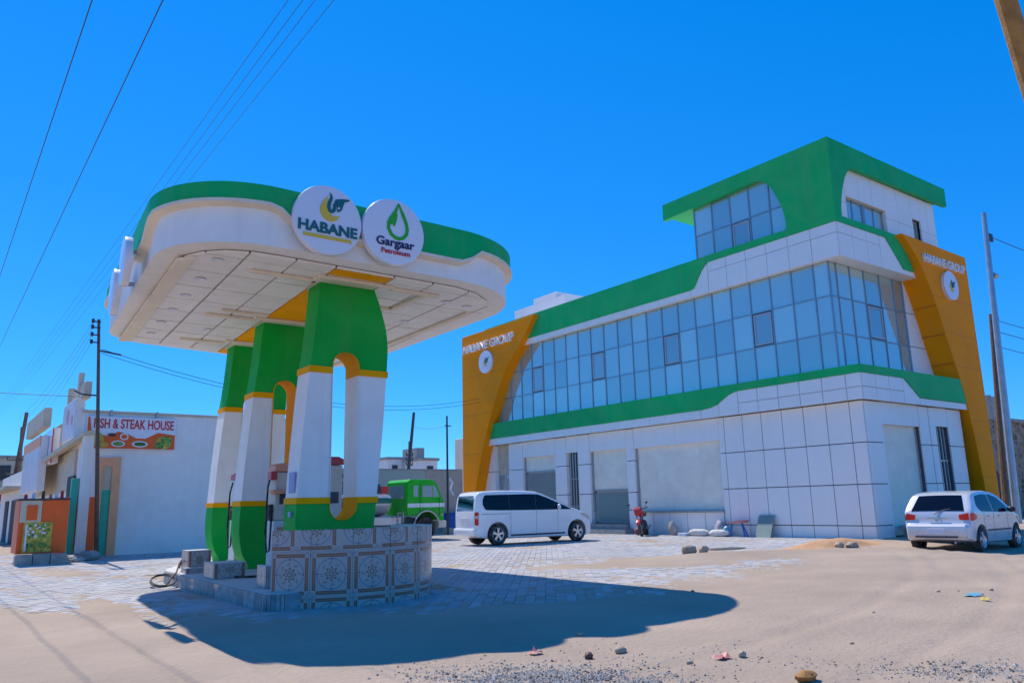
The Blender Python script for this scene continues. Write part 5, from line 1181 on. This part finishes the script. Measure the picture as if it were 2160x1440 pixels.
for k, (u, v, a, b, m_) in enumerate([(0.34,0.34,.22,.24,FOODY),(0.5,0.16,.2,.10,FOODY),(1.02,0.20,.22,.11,SIGNW),(1.02,0.20,.17,.075,FOODG),(1.72,0.20,.26,.11,SIGNW),(1.72,0.20,.20,.07,FOODG),(1.20,0.45,.14,.12,SIGNW),(1.2,0.45,.10,.08,ORED),(0.80,0.50,.14,.06,BRWN),(2.50,0.26,.26,.22,FOODY),(2.60,0.34,.18,.16,FOODG),(2.36,0.18,.16,.13,FOODG)]):
    mb = MB(); flat(circle(u,v,a,24,b), Fq, 0.006+.001*k, 0.010+.001*k, mb); mb.build('print_dish', m_, S)
MB().box(5.0,5.06,30.26,30.4,4.72,4.95).box(6.5,6.56,30.26,30.4,4.72,4.95).build('sign_bracket', STEEL, S)
C_ = thing('street_counter', 'orange red serving counter with food poster in front of the restaurant', 'counter', (3.0, 28, 0))
MB().box(2.34,3.62,27.5,29.0,0.30,1.84).build('counter_body', ORED, C_, bevel=0.01); MB().box(2.28,3.64,27.45,29.05,1.84,1.89).build('counter_top', DARKM, C_)
MB().box(2.36,2.90,27.47,27.50,1.20,1.83).build('beige_board', BEIGE, C_); MB().box(2.52,2.80,27.455,27.47,1.26,1.70).build('menu_board', ORED, C_)
MB().box(2.36,2.42,27.48,27.5,0.32,1.2).build('board_edge', ORED, C_)
MB().box(2.48,3.22,27.46,27.49,0.34,1.20).build('food_poster', FOODY, C_)
Fp = facing('-y', (2.48, 27.459, 0.34)); mb = MB(); rr = random.Random(5)
for k in range(26): flat(circle(rr.uniform(.08,.66), rr.uniform(.40,.80), rr.uniform(.03,.08), 9, rr.uniform(.02,.05)), Fp, 0, 0.003+0.0005*k, mb)
mb.build('poster_salad', FOODG, C_)
mb = MB()
for k in range(16): flat(circle(rr.uniform(.10,.62), rr.uniform(.42,.78), rr.uniform(.015,.04), 8), Fp, 0, 0.018+0.0004*k, mb)
mb.build('poster_dishes', SIGNW, C_); mb = MB(); flat([(.05,.05),(.1,.05),(.1,.8),(.05,.8)], Fp, 0, .02, mb); mb.build('poster_edge', SIGNW, C_)
mb = MB(); flat([(.30,.05),(.34,.05),(.36,.30),(.31,.34)], Fp, 0, .02, mb); flat(circle(.18,.2,.1,12,.08), Fp, 0, .015, mb); flat(circle(.52,.2,.12,12,.08), Fp, 0, .015, mb); mb.build('poster_cups', FOODG, C_)
for k, x in enumerate((2.5,2.7,2.95,3.15,3.3,3.45)): MB().cyl((x,27.9,1.89),(x,27.9,2.02+.05*(k%3)),.05,.04,10).build('bottle', (REDP,SIGNW,BRWN,PINK,SIGNW,REDP)[k], C_)
cb = thing('block_base', 'row of grey concrete blocks under the serving counter', 'blocks', (3, 27, 0))
for k in range(3): MB().box(2.30+k*.44,2.72+k*.44,26.9,27.42,-.05,0.29).build('concrete_block', CONC, cb, bevel=0.012)
mb = MB(); mb.box(3.2,3.75,27.0,27.3,-.02,0.12); tag(mb.build('concrete_slab', CONC, bevel=0.02), 'flat concrete slab lying before the serving counter', 'slab')
for k, (x, y, s_) in enumerate(((3.75,27.6,.22),(3.95,27.3,.17),(4.35,28.2,.30),(4.1,28.5,.22))):
    tag(MB().ball((x,y,s_*.4),(s_*1.2,s_,s_*.55),9,6,jit=.18,sd=k).build('rubble_stone', CONC), 'grey rubble stone heaped at the foot of the porch column', 'stone', 'rubble by the porch column')
def street_box(name, label, cat, x0, x1, y0, y1, z0, z1, m, extra=None):
    t = thing(name, label, cat, ((x0+x1)/2, (y0+y1)/2, z0)); MB().box(x0,x1,y0,y1,z0,z1).build('sign_box', m, t, bevel=0.01)
    MB().box(x0-.012,x0,y0+.05,y1-.05,z0+.05,z1-.05).build('sign_face', extra or SIGNW, t); return t
PINKW = mat('pinkish_sign', (0.68,0.60,0.66), 0.4, var=0.12, scale=1.5)
b1 = street_box('roof_sign', 'tall pinkish white sign box on the porch roof beside the corner', 'sign', 3.95, 4.22, 30.5, 33.5, 3.95, 5.35, WHITEP, PINKW)
mb = MB(); flat(circle(1.2,.9,.3,20), facing('-x',(3.937,33.4,3.95)), 0, .006, mb); mb.build('print_mark', PINK, b1); mb = MB(); flat(circle(2.2,.7,.2,16), facing('-x',(3.937,33.4,3.95)), 0, .006, mb); mb.build('print_mark', PINK, b1)
pbox('sign_post', BEIGE, b1, 4.05,4.2,31.0,31.4,5.35,6.3); pbox('sign_post', BEIGE, b1, 4.0,4.2,33,33.3,5.35,6.0)
street_box('roof_sign', 'beige slanted sign box rising behind the pinkish sign', 'sign', 4.1, 4.3, 29.9, 32.8, 5.3, 5.85, BEIGE, BEIGE)
b2 = street_box('roof_sign', 'white sign box with red edge between the two big boards', 'sign', 3.72, 3.95, 33.9, 36, 3.3, 4.6, WHITEP); MB().box(3.70,3.73,33.86,34.0,3.3,4.6).build('red_edge', REDP, b2)
b3 = street_box('shop_board', 'big white shop board with peach top on the far left street', 'sign', 3.45, 3.7, 35.0, 41, 2.3, 4.4, WHITEP, PINKW); MB().box(3.42,3.438,35.0,41,4.0,4.4).build('peach_top', PEACH, b3)
street_box('shop_board', 'long beige shop board above the white one on the far left street', 'sign', 3.5, 3.75, 35.2, 41.5, 4.75, 5.5, BEIGE, BEIGE)
sh = thing('street_shop', 'low pale shop front farther down the left street', 'building', (5, 52, 0)); MB().box(3.9,12,46.5,58,-.2,3.6).build('wall', WHITEP, sh); MB().box(3.2,4.2,46.4,58,2.7,2.85).build('awning', BEIGE, sh); pbox('opening', DARKIN, sh, 3.85,3.9,47,50,0,2.2); pbox('opening', DARKIN, sh, 3.85,3.9,52,54,0,2.2)
def far_house(label, x0, x1, y0, y1, h, m, nwin=3, rows_=2, face='-y', extra=None):
    t = thing('house', label, 'house', ((x0+x1)/2, (y0+y1)/2, 0)); MB().box(x0,x1,y0,y1,-.3,h).build('wall', m, t); MB().box(x0-.15,x1+.15,y0-.15,y1+.15,h,h+.25).build('roof_edge', CONC, t)
    for r_ in range(rows_):
        for k in range(nwin):
            w_ = (x1-x0)/nwin; a = x0+w_*(k+.3); z = h*(r_+.42)/rows_
            f_ = pbox('window', DARKIN, t, a, a+w_*.4, y0-.05, y0+.05, z, z+min(1.2, h/rows_*.4)); pbox('window_sill', CONC, t, a-.1, a+w_*.4+.1, y0-.12, y0, z-.1, z)
    if extra: MB().box(*extra).build('roof_block', m, t)
    return t
h1 = far_house('cream house closing the far left street', 2.2, 8.0, 75, 84, 5.9, BEIGE, 3, 2); MB().box(3.4,6.0,74.6,74.8,2.6,3.5).build('shop_sign', REDP, h1); MB().box(3.4,6.0,74.58,74.6,2.3,2.6).build('shop_sign_base', YEL2, h1)
h2 = far_house('pinkish roofed house behind the far left poles', -6, 1.9, 84, 92, 5.6, WHITEP, 3, 2); MB().prism([(-6.4,5.85),(2.3,5.85),(1.0,7.0),(-5.0,7.0)],1,83.8,92).build('roof', mat('maroon_roof',(0.22,0.05,0.09),0.7), h2)
rr = random.Random(3)
for k, (x, y) in enumerate(((5.6,66),(6.6,67),(5.0,64))):
    t = thing('street_bush', ['dark bush below the far left poles','dark bush between the far poles and the shop','small dark bush at the left picture edge'][k], 'bush', (x,y,0)); mb = MB(); rs = random.Random(k)
    for j in range(260):
        c = (x+rs.gauss(0,.55), y+rs.gauss(0,.5), abs(rs.gauss(.9,.5))); d = Vector((rs.uniform(-1,1),rs.uniform(-1,1),rs.uniform(-1,1))).normalized()*.16; e = d.orthogonal().normalized()*.07
        mb.add([Vector(c)-d, Vector(c)+e, Vector(c)+d, Vector(c)-e], [(0,1,2,3)])
    mb.build('foliage', mat('bush_leaf',(0.05,0.08,0.03),0.7,var=.4), t, recalc=False); MB().tube([(x,y,0),(x,y,.8)],.06,6).build('stem', WOOD, t)
far_house('pale flat roofed house far behind the wall, left of the leaning pole', 36.6, 39.6, 70, 80, 6.0, WHITEP, 2, 2)
far_house('greyish far house with a stair tower behind the wall', 39.9, 42.4, 70.5, 80, 5.9, CONC, 2, 2, extra=(40.4,41.3,71,74,5.9,7.3))
far_house('small pinkish house between the two far houses behind the wall', 38.2, 39.85, 66, 69.5, 5.7, WHITEP, 1, 2)
# right hand side
st = thing('stone_house', 'brown rubble stone house beyond the orange fin', 'house', (52, 24, 0))
SM = bpy.data.materials.new('rubble_masonry'); SM.use_nodes = True; N_ = SM.node_tree; b_ = N_.nodes['Principled BSDF']; b_.inputs['Roughness'].default_value = .9
g_ = N_.nodes.new('ShaderNodeNewGeometry'); v_ = N_.nodes.new('ShaderNodeTexVoronoi'); v_.inputs['Scale'].default_value = 2.4; N_.links.new(g_.outputs['Position'], v_.inputs['Vector'])
v2_ = N_.nodes.new('ShaderNodeTexVoronoi'); v2_.feature = 'DISTANCE_TO_EDGE'; v2_.inputs['Scale'].default_value = 2.4; N_.links.new(g_.outputs['Position'], v2_.inputs['Vector'])
r_ = N_.nodes.new('ShaderNodeValToRGB'); r_.color_ramp.elements[0].color = (0.16,0.09,0.05,1); r_.color_ramp.elements[1].color = (0.42,0.29,0.17,1); s_ = N_.nodes.new('ShaderNodeSeparateColor'); N_.links.new(v_.outputs['Color'], s_.inputs[0]); N_.links.new(s_.outputs[0], r_.inputs[0])
l_ = N_.nodes.new('ShaderNodeMath'); l_.operation = 'LESS_THAN'; l_.inputs[1].default_value = 0.05; N_.links.new(v2_.outputs['Distance'], l_.inputs[0]); x_ = N_.nodes.new('ShaderNodeMix'); x_.data_type = 'RGBA'; N_.links.new(l_.outputs[0], x_.inputs[0]); N_.links.new(r_.outputs[0], x_.inputs[6]); x_.inputs[7].default_value = (0.36,0.31,0.26,1); N_.links.new(x_.outputs[2], b_.inputs['Base Color'])
bp_ = N_.nodes.new('ShaderNodeBump'); bp_.inputs['Strength'].default_value = .7; bp_.inputs['Distance'].default_value = .08; N_.links.new(v2_.outputs['Distance'], bp_.inputs['Height']); N_.links.new(bp_.outputs[0], b_.inputs['Normal'])
MB().box(47.0,57,20,32,-.3,5.55).build('wall', SM, st); MB().box(46.95,57.1,19.9,32,5.55,5.75).build('coping', CONC, st); MB().box(48.6,49.3,19.95,20.1,0.4,2.6).build('doorway', DARKIN, st)
un = thing('unfinished_house', 'grey unfinished concrete frame behind the stone house', 'building', (76, 32, 0)); MB().box(70,86,30,40,-.3,7.6).build('wall', CONC, un)
for x in (73.5,75.0,76.6,78.2): MB().box(x,x+.5,30.2,30.7,7.6,9.9).build('concrete_column', CONC, un)
rh = far_house('beige house at the right picture edge', 57.6, 70, 21.5, 30, 5.6, BEIGE, 4, 2)

# ------------------------------------------------------------------ loose things on the ground
def gz(x, y): return max(ground_z(x, y), 0.0 - drop(x, y) if (paved(x, y) > 0.2) else -9)
def rock(x, y, rx, ry, rz, m, label, cat='stone', group=None, sd=0, name='loose_stone', sink=.35):
    z = gz(x, y); t = MB().ball((x,y,z+rz*(1-sink)),(rx,ry,rz),10,7,jit=.16,sd=sd).build(name, m, smooth=True, angle=50); return tag(t, label, cat, group)
rock(16.45,14.45,.28,.16,.14,ROCK,'broken pale rock on the sand mound in the yard, larger piece',sd=1); rock(16.75,14.2,.16,.11,.12,ROCK,'small rock leaning on the broken pale rock in the yard',sd=2)
rock(21.3,12.7,.24,.15,.10,ROCK,'flat rock at the foot of the orange sand heap',sd=3); rock(21.0,12.9,.14,.12,.10,ROCK,'pebble sized rock beside the flat rock on the orange sand',sd=4)
rock(5.52,3.78,.10,.07,.045,WOODO,'tan stone at the bottom picture edge',sd=5); rock(4.97,5.62,.045,.04,.035,BRWN,'dark brown stone beside the gravel patch',sd=6)
rock(5.36,5.62,.075,.045,.035,ROCK,'light flat stone beyond the gravel patch',sd=7); rock(5.95,4.7,.045,.03,.03,ROCK,'grey stone right of the pink scrap',sd=8)
rs = random.Random(9)
for k in range(16):
    x = rs.uniform(4.4, 15); y = rs.uniform(3.2, 9.0)
    if paved(x, y) > 0 or x*0.8-y*0.6 > 10: continue
    s_ = rs.uniform(.012,.035); rock(x,y,s_*1.3,s_,s_*.7,ROCK,'small pale stone scattered on the open sand','stone','small stones on the sand',sd=20+k)
def scrap(x, y, s_, m, label, sd):
    r_ = random.Random(sd); mb = MB(); n_ = 6; vs = []
    for i in range(n_):
        for j in range(4): vs.append((x+s_*(i/(n_-1)-.5)*1.6, y+s_*(j/3-.5), gz(x,y)+.012+abs(r_.gauss(0,.018))*(1 if 0<i<n_-1 else .3)))
    mb.add(vs, [(i*4+j,(i+1)*4+j,(i+1)*4+j+1,i*4+j+1) for i in range(n_-1) for j in range(3)]); tag(mb.build('plastic_scrap', m, smooth=True), label, 'litter')
scrap(5.76,4.76,.10,PINK,'crumpled pink plastic scrap on the sand, nearer one',1); scrap(4.73,6.09,.08,PINK,'crumpled pink plastic scrap beside the canopy shadow',2); scrap(11.65,5.25,.17,SKYB,'crumpled light blue plastic scrap on the sand at right',3); scrap(11.3,4.95,.08,FOODY,'yellowish plastic scrap near the light blue one',4)
# gravel patches
rs = random.Random(21); mb = MB()
def pebbles(cx, cy, ax, ay, ang, num):
    for _ in range(num):
        u, v = rs.gauss(0,.5), rs.gauss(0,.5); x = cx+ax*u*math.cos(ang)-ay*v*math.sin(ang); y = cy+ax*u*math.sin(ang)+ay*v*math.cos(ang)
        s_ = abs(rs.gauss(.006,.005))+.0035; z = ground_z(x,y)+s_*.05; q = [Vector((rs.uniform(.7,1.2)*a*s_, rs.uniform(.7,1.2)*b*s_, rs.uniform(.5,.9)*c*s_)) for a,b,c in ((1,0,0),(0,1,0),(-1,0,0),(0,-1,0),(0,0,1),(0,0,-1))]
        w_ = rs.uniform(0,6.28); R_ = Matrix.Rotation(w_,3,'Z'); mb.add([R_@p+Vector((x,y,z)) for p in q], [(0,1,4),(1,2,4),(2,3,4),(3,0,4),(1,0,5),(2,1,5),(3,2,5),(0,3,5)], rs.choice((0,1,1,2,3)))
pebbles(4.2,5.15,1.0,.50,math.radians(-52),5200); pebbles(6.95,2.95,1.1,.40,math.radians(-52),1700); pebbles(5.6,5.0,2.2,1.0,math.radians(-52),260)
tag(mb.build('gravel', [ROCK, CONC, mat('pale_chip',(0.50,0.47,0.42),.9,var=.2), mat('dark_chip',(0.12,0.10,0.09),.9,var=.3)], recalc=False), kind='stuff')
# orange sand heap by the corner of the building
mb = MB(); n1, n2 = 40, 12; vs = []
for i in range(n1):
    for j in range(n2+1):
        a = 2*math.pi*i/n1; r_ = j/n2; x = 21.6+3.1*r_*math.cos(a)*(1+.12*math.sin(3*a)); y = 13.35+0.75*r_*math.sin(a)*(1+.15*math.cos(2*a)) - 0.18*r_*math.cos(a)
        vs.append((x, y, -drop(x,y)-0.03+0.26*(1-smooth01(0,1,r_))+0.03*nz(x,y,2.3,6)))
mb.add(vs, [(i*(n2+1)+j, ((i+1)%n1)*(n2+1)+j, ((i+1)%n1)*(n2+1)+j+1, i*(n2+1)+j+1) for i in range(n1) for j in range(n2)])
tag(mb.build('sand_heap', SANDO, smooth=True, angle=180), 'low spread heap of orange sand at the foot of the white panelled wall', 'sand heap')
# drain pit, sacks, board and odds along the wall
pit = thing('drain_pit', 'dark open drain pit in the paving before the panelled wall', 'pit', (18.8,15.1,0)); MB().prism(circle(18.8,15.1,.75,28,.36),2,0.006,0.012).build('pit_mouth', DARKIN, pit)
def sack(x, y, rx, ry, rz, label, sd, rot=0):
    mb = MB(); n_ = 18; vs = []; rr_ = random.Random(sd)
    for j in range(9):
        t = -1+2*j/8; rad = max(.12,(1-abs(t)**3.2))**.5
        for i in range(n_):
            a = 2*math.pi*i/n_; w = 1+.08*math.sin(3*a+sd)+.05*rr_.uniform(-1,1); vs.append((x+ry*rad*w*math.cos(a)*.9, y+rx*t, rz+rz*rad*w*math.sin(a)))
    mb.add(vs, [(j*n_+i, j*n_+(i+1)%n_, (j+1)*n_+(i+1)%n_, (j+1)*n_+i) for j in range(8) for i in range(n_)]+[tuple(range(n_)), tuple(range(8*n_,9*n_))]); o = mb.build('sack', SACK, smooth=True, angle=60); tag(o, label, 'sack')
sack(24.85,21.25,.48,.19,.14,'full white sack lying under the long shutter, left one',1); sack(24.85,20.25,.46,.19,.13,'full white sack lying under the long shutter, right one',2)
tag(MB().box(24.6,25.1,21.75,22.15,0,.12).build('paper_bundle', SIGNW, bevel=.02), 'small white bundle left of the two sacks', 'bundle'); rock(25.05,20.35,.16,.22,.30,mat('grey_bag',(0.36,0.33,0.38),.8,var=.15),'grey bag propped behind the right sack','bag',sd=31,name='cement_bag',sink=0)
mb = MB(); mb.add([(24.92,18.64,0),(24.92,17.98,0),(25.26,17.98,.78),(25.26,18.64,.78),(24.88,18.64,0),(24.88,17.98,0),(25.22,17.98,.78),(25.22,18.64,.78)],[(0,1,2,3),(4,5,6,7),(0,1,5,4),(1,2,6,5),(2,3,7,6),(3,0,4,7)]); tag(mb.build('leaning_board', mat('grey_green_board',(0.22,0.30,0.28),.7,var=.1)), 'grey green board leaning on the white panelled wall', 'board')
bk = thing('handcart', 'upturned handcart with pink tray and blue legs by the panelled wall', 'cart', (25,19.4,0)); MB().prism([(19.05,.62),(19.8,.56),(19.75,.48),(19.1,.52)],0,24.75,25.15).build('tray', PINK, bk)
MB().tube([(24.85,19.75,0),(24.9,19.65,.5)],.035,6).build('leg', BLUEP, bk); MB().tube([(24.85,19.05,0),(24.9,19.2,.5)],.035,6).build('leg', BLUEP, bk); MB().tube([(25.1,19.1,0),(25.05,19.3,.5)],.03,6).build('leg', BLUEP, bk)
rock(24.95,22.7,.12,.22,.30,CONC,'grey lump of rubble under the left end of the long shutter',sd=41,sink=.1); rock(24.7,24.3,.25,.3,.2,mat('maroon_bag',(0.16,0.06,0.08),.7),'dark red bag on the ground beside the step','bag',sd=42,name='bag',sink=.1)
rock(24.9,19.95,.10,.14,.2,SKYB,'light blue bucket like lump behind the sacks','bag',sd=44,name='plastic_bag',sink=0)
bn = thing('stone_bench', 'low dark slab bench against the lane side wall by the car', 'bench', (27.3,13.6,-.1)); MB().box(26.6,28.4,13.3,14.1,0.28,.40).build('slab', CONC, bn, bevel=.02); MB().box(26.7,26.95,13.4,14.0,-.2,.28).build('support', CONC, bn); MB().box(28.05,28.3,13.4,14.0,-.2,.28).build('support', CONC, bn)
